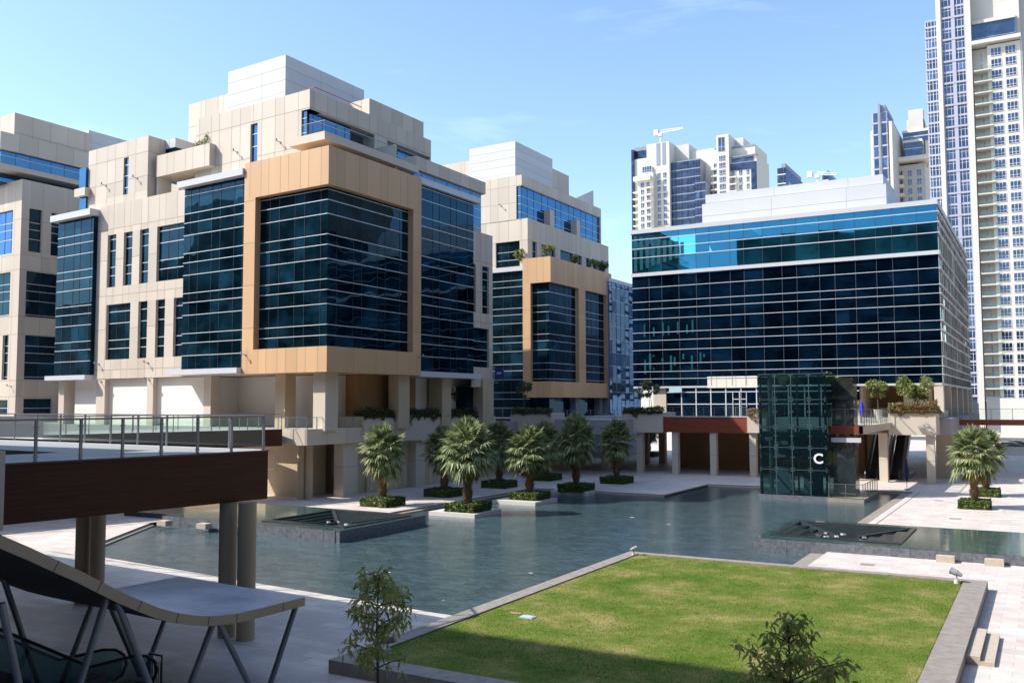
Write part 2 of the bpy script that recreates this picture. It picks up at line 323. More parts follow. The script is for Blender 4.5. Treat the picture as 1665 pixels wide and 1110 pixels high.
# ------------------------------------------------------------------ facade helpers
def fp(F,ax,c,a,z,o=0.):      # point on a facade; o = distance in front of it
    return F(a,c-o,z) if ax=='v' else F(c+o,a,z)
def fslab(m,F,ax,c,a0,a1,z0,z1,o0,o1,mi=0):
    if ax=='v': m.fbox(F,a0,a1,c-o1,c-o0,z0,z1,mi)
    else: m.fbox(F,c+o0,c+o1,a0,a1,z0,z1,mi)
def wall(m,F,ax,c,a0,a1,z0,z1,holes=(),dep=.35,mi=0,jm=1,pat=(1.9,1.15),zj=(),off=0.):
    """cladding face with real openings (holes = (a0,a1,z0,z1)), reveals and dark panel joints"""
    A=sorted({a0,a1,*[min(max(h[i],a0),a1) for h in holes for i in(0,1)]}); Z=sorted({z0,z1,*[min(max(h[i],z0),z1) for h in holes for i in(2,3)]})
    if pat:
        a=a0+off;k=0
        while a<a1-.3:
            if a>a0+.3: A.append(a)
            a+=pat[k%len(pat)];k+=1
    Z+= [z for z in zj if z0<z<z1]; A=sorted(set(A)); Z=sorted(set(Z))
    inh=lambda a,z: any(h[0]<a<h[1] and h[2]<z<h[3] for h in holes)
    for i in range(len(A)-1):
        for j in range(len(Z)-1):
            if not inh((A[i]+A[i+1])/2,(Z[j]+Z[j+1])/2):
                m.face([fp(F,ax,c,A[i],Z[j]),fp(F,ax,c,A[i+1],Z[j]),fp(F,ax,c,A[i+1],Z[j+1]),fp(F,ax,c,A[i],Z[j+1])],mi)
    for h in holes:
        q=[(h[0],h[2]),(h[1],h[2]),(h[1],h[3]),(h[0],h[3])]
        for i in range(4):
            (a,z),(b,y)=q[i],q[(i+1)%4]
            if a==b and not a0<=a<=a1: continue
            m.face([fp(F,ax,c,a,z),fp(F,ax,c,b,y),fp(F,ax,c,b,y,-dep),fp(F,ax,c,a,z,-dep)],mi)
    w=.02
    if pat:
        a=a0+off; k=0
        while a<a1-.3:
            if a>a0+.3:
                zz=sorted({z0,z1,*[h[i] for h in holes if h[0]<a<h[1] for i in(2,3)]})
                for j in range(len(zz)-1):
                    if zz[j]>=z0 and zz[j+1]<=z1 and not inh(a,(zz[j]+zz[j+1])/2): m.face([fp(F,ax,c,a-w,zz[j],.005),fp(F,ax,c,a+w,zz[j],.005),fp(F,ax,c,a+w,zz[j+1],.005),fp(F,ax,c,a-w,zz[j+1],.005)],jm)
            a+=pat[k%len(pat)]; k+=1
    for z in zj:
        if not z0<z<z1: continue
        aa=sorted({a0,a1,*[h[i] for h in holes if h[2]<z<h[3] for i in(0,1)]})
        for j in range(len(aa)-1):
            if aa[j]>=a0 and aa[j+1]<=a1 and not inh((aa[j]+aa[j+1])/2,z): m.face([fp(F,ax,c,aa[j],z-w,.007),fp(F,ax,c,aa[j+1],z-w,.007),fp(F,ax,c,aa[j+1],z+w,.007),fp(F,ax,c,aa[j],z+w,.007)],jm)
def block(m,F,u0,u1,v0,v1,z0,z1,hl=(),hr=(),mi=0,pat=(1.9,1.15),zj=(),dep=.35,off=0,topmi=None,jm=1,backs=True):
    """solid storey block: near face v0 (holes hl), right face u1 (holes hr), closed behind and on top"""
    wall(m,F,'v',v0,u0,u1,z0,z1,hl,dep,mi,jm,pat,zj,off); wall(m,F,'u',u1,v0,v1,z0,z1,hr,dep,mi,jm,pat,zj,off)
    m.face([F(u0,v0,z1),F(u1,v0,z1),F(u1,v1,z1),F(u0,v1,z1)],mi if topmi is None else topmi)
    if backs:
        m.face([F(u0,v0,z0),F(u0,v1,z0),F(u0,v1,z1),F(u0,v0,z1)],mi); m.face([F(u0,v1,z0),F(u1,v1,z0),F(u1,v1,z1),F(u0,v1,z1)],mi)
        m.face([F(u0,v0,z0),F(u1,v0,z0),F(u1,v1,z0),F(u0,v1,z0)],mi)
def zbars(ref,z0,z1,seq=(0,1.82,3.07),per=4.):
    out=[];k=math.floor((z0-ref)/per)-1
    while ref+k*per<z1:
        for s in seq:
            z=ref+k*per+s
            if z0+.12<z<z1-.12: out.append(z)
        k+=1
    return out
def mulls(a0,a1,pat=(1.4,2.),off=.8):
    out=[];a=a0+off;k=0
    while a<a1-.3: out.append(a); a+=pat[k%len(pat)];k+=1
    return out
GR=random.Random(3)
def curtain(name,parent,F,ax,c,a0,a1,z0,z1,zb=(),mu=(),glass='glass',bar='bar',mull='mull',inset=.0,bw=.058,bo=.06,mw=.03,tilt=.004,label=None):
    """window or curtain wall: panes between bars, each pane a touch out of true"""
    m=M(); o=-inset
    A=[a0,*[a for a in mu if a0<a<a1],a1]; Z=[z0,*[z for z in zb if z0<z<z1],z1]
    for i in range(len(A)-1):
        for j in range(len(Z)-1):
            t=[GR.gauss(0,tilt)*.5 for _ in range(3)]
            m.face([fp(F,ax,c,A[i],Z[j],o+t[0]),fp(F,ax,c,A[i+1],Z[j],o+t[1]),fp(F,ax,c,A[i+1],Z[j+1],o+t[1]+t[2]),fp(F,ax,c,A[i],Z[j+1],o+t[0]+t[2])],0)
    for z in Z[1:-1]: fslab(m,F,ax,c,a0,a1,z-bw/2,z+bw/2,o-.03,o+bo,1)
    for a in A[1:-1]: fslab(m,F,ax,c,a-mw/2,a+mw/2,z0,z1,o-.02,o+.035,2)
    return m.build(name,[MT[glass],MT[bar],MT[mull]],parent,label=label)
def lamp_bracket(parent,F,ax,c,a,z):   # small uplighter arm on the cladding
    m=M(); p=Vector(fp(F,ax,c,a,z)); q=Vector(fp(F,ax,c,a,z+.05,.55)); m.tube(p,q,.035,n=6); m.tube(q,q+Vector((0,0,.22)),.09,.07,n=8); fslab(m,F,ax,c,a-.09,a+.09,z-.1,z+.1,0,.05)
    return m.build('wall_light',MT['fixture'],parent)
def railing(label,pts,z,h=1.1,sp=1.5,cat='railing',group=None,pr=.028,rail=.045,glass=True,wide=False,per=1):
    cx=sum(p[0] for p in pts)/len(pts);cy=sum(p[1] for p in pts)/len(pts)
    t=thing('glass_railing',label,cat,(cx,cy,z),group)
    mr=M();mg=M();post=None
    for i in range(len(pts)-1):
        a=Vector((*pts[i],z));b=Vector((*pts[i+1],z));d=b-a;L=d.length;n=max(1,round(L/sp));u=Vector((0,0,1))
        mr.beam(a+u*h,b+u*h,.10 if wide else rail*1.6,rail)
        s=d.normalized()
        nn=Vector((-s.y,s.x,0))*.012
        for k in range(n+1):
            if k==n and i<len(pts)-2: continue
            p=a+d*(k/n)
            mp=M(); mp.beam(p,p+u*h-u*rail*.5+s*.0001,pr*2,pr*2)
            for zz in (.18,h-.22): mp.beam(p+u*zz-s*.09,p+u*zz+s*.09,.03,.03)
            mp.build('post',MT['steel'],t)
        if glass:
            for k in range(n):
                p=a+d*(k/n)+s*.07;q=a+d*((k+1)/n)-s*.07
                lo=u*.10;hi=u*(h-.12)
                mg.face([p+lo+nn,q+lo+nn,q+hi+nn,p+hi+nn]); 
    mr.build('handrail',MT['steel'],t)
    if glass: mg.build('glass_panel',MT['rail_glass'],t)
    return t
# ------------------------------------------------------------------ ground, pool, lawn
PL=-44.75
nl=G(120,897.5)
lawn=[(-19.95,24.0),(-2.55,24.0),(-2.55,47.4),(-19.95,47.4)]
pool=[nl,(-21.7,31.5),(-19.97,31.5),(-19.97,47.42),(-11.05,47.42),(-11.15,95.2),(-13.4,95.2),(-13.4,93.2),(-30.87,94.6),(-30.87,81.85),(PL,81.85),(PL,56.5),(-56,56.5),(-56,45.0)]
pool[6:8]=[]
hole=pool
def sheet_with_hole(name,outer,holes,z,mat):
    bm=bmesh.new()
    for ring in [outer]+holes:
        vs=[bm.verts.new((x,y,z)) for x,y in ring]
        for i in range(len(vs)): bm.edges.new((vs[i],vs[(i+1)%len(vs)]))
    bmesh.ops.triangle_fill(bm,use_beauty=True,use_dissolve=False,edges=bm.edges[:])
    me=bpy.data.meshes.new(name); bm.to_mesh(me); bm.free(); me.materials.append(mat)
    for p in me.polygons:
        if p.normal.z<0: p.flip()
    o=bpy.data.objects.new(name,me); C.objects.link(o); return tag(o,kind='structure')
sheet_with_hole('plaza_paving',[(-260,-60),(160,-60),(160,230),(-260,230)],[hole],0,MT['paving'])
o=sheet_with_hole('ground',[(-3000,-1500),(3000,-1500),(3000,4000),(-3000,4000)],[[(-259,-59),(159,-59),(159,229),(-259,229)]],-.02,MT['sand'])
m=M(); m.face([(-70,25,-.24),(-5,25,-.24),(-5,100,-.24),(-70,100,-.24)]); tag(m.build('pool_water',MT['water']),kind='structure')
m=M(); r=random.Random(8)
for k in range(170):     # white flecks painting foam and sun glints on the ripples
    x,y=r.uniform(-48,-20),r.uniform(33,80)
    if -55.5<x<-38.4 and 45<y<55: continue
    if not (y>33.9-(x+48)*.09+.3): continue
    s=r.uniform(.015,.035)*(5. if r.random()<.04 else 1)
    m.face([(x+s*1.6*math.cos(a),y+s*math.sin(a),-.232) for a in (0,1.2,2.3,3.3,4.2,5.3)])
o=m.build('foam_glint_flecks',MT['white']); tag(o,'scattered white flecks of foam and painted glints on the rippled pool','foam',kind='stuff')
# stone rim inside the pool edge
m=M()
def rim(p,q,w,zt=-.13,side=1):
    p=Vector((*p,0));q=Vector((*q,0));s=(q-p).normalized();n=Vector((-s.y,s.x,0))*w*side
    a,b=p,q
    m.face([(a.x,a.y,0.0),(b.x,b.y,0.0),(b.x,b.y,zt),(a.x,a.y,zt)]); m.face([(a.x,a.y,zt),(b.x,b.y,zt),(b.x+n.x,b.y+n.y,zt-.02),(a.x+n.x,a.y+n.y,zt-.02)])
    m.face([(a.x+n.x,a.y+n.y,zt-.02),(b.x+n.x,b.y+n.y,zt-.02),(b.x+n.x,b.y+n.y,-.4),(a.x+n.x,a.y+n.y,-.4)])
rim(pool[0],pool[1],.35); rim((-11.05,47.42),(-11.15,95.2),.95); rim((-11.15,95.2),(-30.87,94.6),.3); rim((-30.87,94.6),(-30.87,81.85),.3,side=-1)
rim((-30.87,81.85),(PL,81.85),.3); rim((PL,81.85),(PL,56.5),.5); rim((-56,45.0),nl,.3)
tag(m.build('pool_rim',MT['pool_edge']),kind='structure')
# lawn with granite kerb
kh=.42;kw=.95
t=thing('lawn_kerb','low grey granite kerb wall framing the raised square lawn','kerb wall',(-11.2,35.7,0))
m=M()
x0,x1,y0,y1=-19.95,-2.55,22.9,47.4
for i,(a,b,c_,d) in enumerate(((x0,x0+.7,y0,y1),(x1-kw,x1,y0,y1),(x0+.7,x1-kw,y0,y0+.9),(x0+.7,x1-kw,y1-.55,y1))):
    n=max(1,round(max(b-a,d-c_)/1.6))
    mm=M()
    for k in range(n):      # coping stones with fine joints
        if d-c_>b-a: mm.box(a,b,c_+(d-c_)*k/n+.006,c_+(d-c_)*(k+1)/n-.006,-.3,kh)
        else: mm.box(a+(b-a)*k/n+.006,a+(b-a)*(k+1)/n-.006,c_,d,-.3,kh)
    mm.build('kerb_run',MT['kerb'],t)
m=M(); m.face([(x0+.6,y0+.8,kh-.05),(x1-kw+.1,y0+.8,kh-.05),(x1-kw+.1,y1-.5,kh-.05),(x0+.6,y1-.5,kh-.05)]); tag(m.build('lawn_ground',MT['grass']),kind='structure')
m=M(); r=random.Random(5)
for i in range(95000):
    x=r.uniform(x0+.7,x1-kw);y=r.uniform(y0+1,y1-.55); 
    if y<25.5 and r.random()<.7: continue
    a=r.uniform(0,6.28);h=r.uniform(.015,.05);w=.010;l=r.uniform(-.02,.02)
    if r.random()<.06 : x=x1-kw+r.uniform(-.05,.07)
    ca,sa=math.cos(a)*w,math.sin(a)*w
    m.face([(x-ca,y-sa,kh-.055),(x+ca,y+sa,kh-.055),(x+l,y+l*.7,kh-.05+h)])
tag(m.build('grass',MT['grass']),'short green grass with dry patches on the raised lawn','grass',kind='stuff')
# steps beside the lawn
t=thing('garden_steps','two sandstone steps set against the right side of the lawn kerb','steps',(-2.2,36,0))
for k,(a,b,z) in enumerate(((-2.545,-2.13,.28),(-2.125,-1.72,.14))):
    m=M(); m.box(a,b,33.9,38.1,-.01,z); m.build('step',MT['block'],t)
# ground light cover and bare patch
o=M(); o.box(-17.15,-16.6,30.6,30.95,kh-.05,kh-.01); bx=G(858,1001,kh)
m=M(); m.box(bx[0]-.28,bx[0]+.28,bx[1]-.2,bx[1]+.2,kh-.06,kh-.012); m.box(bx[0]-.22,bx[0]+.22,bx[1]-.15,bx[1]+.15,kh-.012,kh+.002)
tag(m.build('access_cover',MT['box_blue'],org=(bx[0],bx[1],kh)),'pale blue rectangular access cover set in the lawn','access cover')
bx=G(838,994,kh); m=M()
pts=[(bx[0]+math.cos(a)*.32*r.uniform(.6,1.2),bx[1]+math.sin(a)*.2*r.uniform(.6,1.2)) for a in [i*.52 for i in range(12)]]
m.prism(pts,kh-.052,kh-.035); tag(m.build('bare_patch',MT['dry']),kind='structure')
# flood lamps on the lawn edge
def flood(x,y,z,label,az,s=1.):
    t=thing('flood_light',label,'flood light',(x,y,z),'flood lights round the lawn')
    m=M(); m.tube((x,y,z-.02),(x,y,z+.16*s),.13*s,.11*s,n=12); m.build('base',MT['island'],t)
    m=M(); m.tube((x,y,z+.15*s),(x,y,z+.36*s),.03*s,n=8); m.build('stem',MT['fixture'],t)
    d=Vector((math.cos(az),math.sin(az),.35)).normalized(); c=Vector((x,y,z+.45*s)); m=M()
    m.tube(c-d*.24*s,c+d*.02*s,.07*s,.14*s,n=14); m.tube(c+d*.02*s,c+d*.24*s,.14*s,.15*s,n=14); m.tube(c+d*.24*s,c+d*.27*s,.16*s,.16*s,n=14); m.build('lamp_head',MT['fixture'],t,smooth=False)
    m=M(); m.tube(c+d*.275*s,c+d*.28*s,.13*s,n=14); m.build('lens',MT['slate_dark'],t)
p=G(1556,946,kh); flood(p[0],p[1],kh-.04,'grey flood light at the far right corner of the lawn',2.9)
p=G(1030,901,kh); flood(p[0],p[1],kh-.04,'grey flood light at the far left corner of the lawn beside the pool',.6,.75)
p=G(630,1060,kh); flood(p[0],p[1],kh-.04,'grey flood light in shade at the near left corner of the lawn',.3,1.)
# ------------------------------------------------------------------ raised stepped fountain basins
def basin(label,x0,x1,y0,y1,ix0,ix1,iy0,iy1,h=.5,water_x=None):
    t=thing('fountain_basin',label,'fountain',((x0+x1)/2,(y0+y1)/2,0),'raised slate fountain basins')
    m=M(); 
    # outer walls as a ring of slate slabs, water flush with the rim
    def slabs(ax,c,a0,a1):
        n=max(1,round(abs(a1-a0)/.95))
        for k in range(n):
            p,q=a0+(a1-a0)*k/n,a0+(a1-a0)*(k+1)/n; j=r.uniform(-.008,.008)
            if ax=='y': m.box(p+.004,q-.004,c-.04+j,c+.3,-.4,h)
            else: m.box(c-.3,c+.04+j,p+.004,q-.004,-.4,h)
    slabs('y',y0,x0,x1-.3); slabs('x',x1,y0,y1)
    m.box(x0,x0+.3,y0+.3,y1,-.4,h); m.box(x0+.3,x1-.3,y1-.3,y1,-.4,h)
    m.build('slate_wall',MT['slate'],t)
    m=M(); zz=h+.012
    ring=[(x0,y0,x1,iy0),(x0,iy1,x1,y1),(x0,iy0,ix0,iy1),(ix1,iy0,x1,iy1)]
    for a,b,c,d in ring: m.face([(a,b,zz),(c,b,zz),(c,d,zz),(a,d,zz)])
    m.build('water_film',MT['water_calm'],t)
    # sunken inverted pyramid of black steps
    m=M(); w=(ix1-ix0);d=(iy1-iy0)
    n=4
    m.box(ix0-.28,ix0,iy0-.28,iy1+.28,h-.3,h+.09); m.box(ix1,ix1+.28,iy0-.28,iy1+.28,h-.3,h+.09); m.box(ix0,ix1,iy0-.28,iy0,h-.3,h+.09); m.box(ix0,ix1,iy1,iy1+.28,h-.3,h+.09)
    for k in range(n):
        f0=k/(n+1)*.5;f1=(k+1)/(n+1)*.5;z=h-.04-.11*k
        A=(ix0+w*f0,iy0+d*f0,ix1-w*f0,iy1-d*f0);B=(ix0+w*f1,iy0+d*f1,ix1-w*f1,iy1-d*f1)
        for q in ([(A[0],A[1]),(A[2],A[1]),(B[2],B[1]),(B[0],B[1])],[(A[2],A[1]),(A[2],A[3]),(B[2],B[3]),(B[2],B[1])],[(A[2],A[3]),(A[0],A[3]),(B[0],B[3]),(B[2],B[3])],[(A[0],A[3]),(A[0],A[1]),(B[0],B[1]),(B[0],B[3])]):
            m.face([(*p,z) for p in q],1)
        for i in range(4):
            c=[(B[0],B[1]),(B[2],B[1]),(B[2],B[3]),(B[0],B[3])];p,q=c[i],c[(i+1)%4]; m.face([(*p,z),(*q,z),(*q,z-.11),(*p,z-.11)])
    m.face([(B[0],B[1],z-.11),(B[2],B[1],z-.11),(B[2],B[3],z-.11),(B[0],B[3],z-.11)])
    m.build('stepped_well',[MT['slate_dark'],MT['well_water']],t)
    m=M()
    for k in range(7):     # bubbling jets
        x=r.uniform(ix0+w*.3,ix1-w*.2);y=r.uniform(iy0+d*.3,iy1-d*.3); m.prism([(x+.15*r.uniform(.3,1.3)*math.cos(a),y+.09*r.uniform(.3,1.3)*math.sin(a)) for a in [i*.7 for i in range(9)]],h-.30,h-.20)
    tag(m.build('foam',MT['white'],t),kind='stuff')
    for (p,q) in (((ix0,iy0),(B[0],B[1])),((ix1,iy0),(B[2],B[1])),((ix0,iy1),(B[0],B[3])),((ix1,iy1),(B[2],B[3]))):
        mm=M(); mm.beam((*p,h+.02),(*q,z+.02),.24,.16); mm.build('corner_ridge',MT['slate_dark'],t)
basin('raised slate fountain basin with black stepped well, left of the pool',-55.2,-38.8,45.4,54.75,-46.3,-39.6,46.8,53.5)
basin('raised slate fountain basin with black stepped well, right of the pool by the lawn',-15.25,6.,55.1,65.0,-14.4,-7.6,56.6,63.4)
# black granite slab beside the left basin
t=M(); t.box(-61.5,-55.25,47.0,54.6,-.05,.36); tag(t.build('granite_slab',MT['slate_dark'],org=(-58,50,0)),'flat black granite slab at the left end of the left fountain','slab')
def blk(x,y,label):
    m=M(); m.box(x-.45,x+.45,y-.3,y+.3,-.01,.33); m.box(x-.40,x+.40,y-.25,y+.25,.33,.345)
    tag(m.build('stone_block',MT['block'],org=(x,y,0)),label,'stone block','sandstone blocks by the fountains')
blk(-54.0,44.6,'sandstone block in shade beside the black granite slab'); blk(-50.3,44.85,'sunlit sandstone block in front of the left fountain wall'); blk(-47.6,44.9,'sandstone block half behind the round columns at the left fountain')
blk(-4.9,54.6,'sandstone block against the right fountain wall, nearer the pool'); blk(-2.6,54.65,'sandstone block against the right fountain wall, nearer the right edge')
# ------------------------------------------------------------------ plants
def fan_leaf(m,c,d,pet,rad_,droop,r,mi):
    d=d.normalized(); side=d.cross(Vector((0,0,1)))
    if side.length<.05: side=Vector((1,0,0))
    side.normalize(); nrm=side.cross(d).normalized()
    hub=c+d*pet+Vector((0,0,-droop*.35*pet))
    m.tube(c,hub,.025,.015,n=4,mi=mi,cap=False)
    d2=(d+Vector((0,0,-droop*.45))).normalized(); side=(side+d2*r.uniform(-.15,.15)).normalized(); nrm=side.cross(d2).normalized()
    n=19; span=rad(r.uniform(88,112)); fold=r.uniform(.1,.45)
    for i in range(n):
        th=-span+2*span*i/(n-1)
        dr=d2*math.cos(th)+side*math.sin(th)+nrm*(-fold*abs(math.sin(th)))
        L=rad_*(.72+.28*math.cos(th*.8))*r.uniform(.9,1.08); dr.normalize()
        w=dr.cross(nrm).normalized()*.058*rad_*1.15
        mid=hub+dr*L*.58+Vector((0,0,-.05*droop*L)); tip=hub+dr*L+Vector((0,0,-(.10+.42*droop)*L*r.uniform(.5,1.5)))
        up=nrm*(.02 if i%2 else -.02)
        m.face([hub,mid-w+up,tip,mid+w-up],mi)
def palm_meshes(seed,H,R_):
    r=random.Random(seed); org=(0,0,0); t=thing('palm_tree','', '', org)
    m=M(); n=14; rings=30
    for k in range(rings):       # rough boots of old leaf bases
        z=H*k/rings; rr=.30+.05*math.sin(k*.9)+(.10 if k>rings*.7 else 0)+(.08 if k<2 else 0)
        m.tube((0,0,z),(0,0,z+H/rings*1.02),rr*.9,rr*.98,n=12,cap=False)
        for j in range(11):
            a=j*2*math.pi/11+k*.29+r.uniform(-.1,.1); p=Vector((math.cos(a)*rr*.88,math.sin(a)*rr*.88,z)); q=Vector((math.cos(a)*(rr+.11),math.sin(a)*(rr+.11),z+.17+r.uniform(0,.08))); w=Vector((-math.sin(a),math.cos(a),0))*.08
            m.face([p-w,p+w,q+w*.5,q-w*.5]); m.face([p-w+Vector((0,0,.1)),p+w+Vector((0,0,.1)),q+w*.5,q-w*.5])
    m.build('trunk',MT['trunk'],t)
    m=M(); c=Vector((0,0,H+.1))
    for i in range(48):
        f=i/47; el=rad(88-128*f**.95+r.uniform(-7,7)); az=i*2.39996+r.uniform(-.2,.2)
        d=Vector((math.cos(el)*math.cos(az),math.cos(el)*math.sin(az),math.sin(el)))
        fan_leaf(m,c+Vector((0,0,.35*(1-f))),d,R_*r.uniform(.38,.62),R_*r.uniform(.52,.64),.02+.62*f*f,r,0)
    m.build('crown',MT['palm'],t)
    m=M()
    for i in range(26):
        el=rad(r.uniform(-72,-48)); az=i*2.39996
        d=Vector((math.cos(el)*math.cos(az),math.cos(el)*math.sin(az),math.sin(el)))
        fan_leaf(m,c+Vector((0,0,-.1)),d,R_*r.uniform(.38,.5),R_*r.uniform(.38,.5),.5,r,0)
    m.build('dry_fronds',MT['palm_dry'],t)
    return t
palms=[palm_meshes(1,4.25,2.12),palm_meshes(2,4.5,2.25),palm_meshes(3,4.05,2.1)]
used=set()
def put_palm(k,x,y,s,rz,label,z=0.):
    p=palms[k]
    o=p if k not in used else copy_tree(p)
    used.add(k); o.location=(x,y,z); o.scale=(s,s,s); o.rotation_euler=(0,0,rz); tag(o,label,'palm tree','fan palms in clipped hedges round the pool'); return o
def hedge_mesh(w,d,h,seed):
    r=random.Random(seed); m=M()
    m.box(-w/2+.1,w/2-.1,-d/2+.1,d/2-.1,0,h-.1)
    def leaf(p,n):
        a=Vector([r.gauss(0,1) for _ in range(3)]).normalized(); b=a.cross(Vector(n)+Vector([r.gauss(0,.4) for _ in range(3)])).normalized()
        s=.055*r.uniform(.7,1.3); a*=s*1.3;b*=s; m.face([p-a,p+b,p+a,p-b])
    faces=(((1,0,0),w/2,d,h),((-1,0,0),w/2,d,h),((0,1,0),d/2,w,h),((0,-1,0),d/2,w,h),((0,0,1),h,w,d))
    for nn,off,a,b in faces:
        for i in range(int(a*b*330)):
            x=r.uniform(-a/2,a/2);y=r.uniform(0,b) if nn[2]==0 else r.uniform(-b/2,b/2)
            bump=.12*noise.noise(Vector((x*1.7+seed,y*1.7,off*nn[0]+nn[1])))+r.uniform(-.07,.05)
            if nn[2]: p=Vector((x,y,h+bump))
            elif nn[0]: p=Vector((nn[0]*(off+bump),x,y))
            else: p=Vector((x,nn[1]*(off+bump),y))
            leaf(p,nn)
    return m
hm=hedge_mesh(2.7,2.7,.66,4).build('clipped_hedge',MT['hedge']); hused=[False]
def put_hedge(x,y,s,rz,label,z=0):
    o=hm if not hused[0] else hm.copy()
    if hused[0]: C.objects.link(o)
    hused[0]=True; o.location=(x,y,z); o.rotation_euler=(0,0,rz); o.scale=(s,s,1); return tag(o,label,'hedge','clipped square hedges round the palm trunks')
XA,XB=-39.72,-48.2
plist=[(XB,61.9,'paving at the pool edge, nearest the round column pair',0),(XA,61.8,'nearest square island in the pool',1),(XB,71.0,'shaded paving behind the nearest palm island',2),
 (XA,71.9,'second square island in the pool',2),(XB,80.9,'shaded paving behind the second palm island',0),(XA,81.2,'pale slab notched into the pool back edge',1),
 (XB,90.9,'far shaded paving, rearmost of the left row',2),(XA,91.0,'shaded paving behind the pool, nearest the podium columns',0)]
for i,(x,y,w,k) in enumerate(plist):
    put_palm(k,x,y,[1,1.03,1.,1.02,.98,1.04,1,1.0][i],i*1.3,'fan palm on the '+w); put_hedge(x,y,1,0 if i%2 else math.pi/2,'hedge under the palm on the '+w)
put_palm(0,-54.6,137.8,1.,.4,'dark fan palm far back, seen between the podium columns'); put_hedge(-54.6,137.8,1,0,'dark clipped hedge far back, seen between the podium columns')
put_palm(1,-5.2,83.0,.92,2.2,'sunlit fan palm in front on the right plaza'); put_hedge(-5.2,83.0,.82,0,'sunlit hedge round the front palm on the right plaza')
put_palm(2,-4.95,94.1,.95,4.1,'sunlit fan palm half hidden behind the front one on the right plaza'); put_hedge(-4.95,94.1,.82,0,'sunlit hedge round the rear palm on the right plaza')
for x0,x1,y0,y1,l in ((-42.2,-37.95,60.0,64.0,'white square stone island under the nearest pool palm'),(-42.2,-37.95,69.65,73.8,'white square stone island under the second pool palm'),(-41.9,-37.9,80.05,81.84,'white stone slab edge notched into the back of the pool')):
    m=M(); m.box(x0,x1,y0,y1,-.4,.06); tag(m.build('stone_island',MT['island'],org=((x0+x1)/2,(y0+y1)/2,0)),l,'stone island','pale stone slabs under the palms')
for x,y,l in ((-5.2,83.0,'front'),(-4.95,94.1,'rear')):
    m=M(); 
    for a,b,c,d in ((-2,-1.3,-2,2),(1.3,2,-2,2),(-1.3,1.3,-2,-1.3),(-1.3,1.3,1.3,2)): m.box(x+a,x+b,y+c,y+d,-.02,.012)
    tag(m.build('tree_surround',MT['island'],org=(x,y,0)),'flat pale stone surround of the %s palm on the right plaza'%l,'paving surround')
def leafy(m,c,n,rx,ry,rz,size,r,clumps=14,droop=0.,mi=0,aspect=2.2):
    cl=[]
    for i in range(clumps):
        while True:
            p=Vector((r.uniform(-1,1),r.uniform(-1,1),r.uniform(-1,1)))
            if .3<p.length<1: break
        cl.append((Vector((p.x*rx,p.y*ry,p.z*rz)),r.uniform(.22,.42)*min(rx,ry,rz*1.3)))
    for i in range(n):
        q,s=cl[r.randrange(clumps)]
        o=Vector([r.gauss(0,1) for _ in range(3)]); o.normalize(); p=c+q+o*s*r.uniform(.5,1.05)
        a=Vector([r.gauss(0,1) for _ in range(3)])+Vector((0,0,-droop*2)); a.normalize(); b=a.cross(Vector([r.gauss(0,1) for _ in range(3)])).normalized()
        L=size*r.uniform(.7,1.3); m.face([p,p+a*L*.5+b*L/aspect*.5,p+a*L,p+a*L*.5-b*L/aspect*.5],mi)
    return [c+q for q,s in cl]
def small_tree(name,label,x,y,z,h,trunk,rx,rz,mat,n=700,size=.14,seed=1,lean=0,group=None,stems=1,cat='tree',droop=.2,parent=None):
    r=random.Random(seed); t=thing(name,label,cat,(x,y,z),group)
    m=M(); c=Vector((x+lean,y,z+h-rz)); ends=leafy(m,c,n,rx,rx,rz,size,r,droop=droop); crown=m
    m=M()
    for s in range(stems):
        dx=(s-(stems-1)/2)*.35; base=Vector((x+dx,y,z)); top=Vector((x+lean+dx*.5,y,z+h-rz*1.35)); mid=(base+top)/2+Vector((r.uniform(-.05,.05),0,0))
        m.tube(base,mid,trunk,trunk*.85,n=7); m.tube(mid,top,trunk*.85,trunk*.7,n=7)
        for e in ends[s::stems]: m.tube(top,e,trunk*.45,trunk*.12,n=5)
    m.build('trunk',MT['bark'],t); crown.build('crown',MT[mat],t); return t
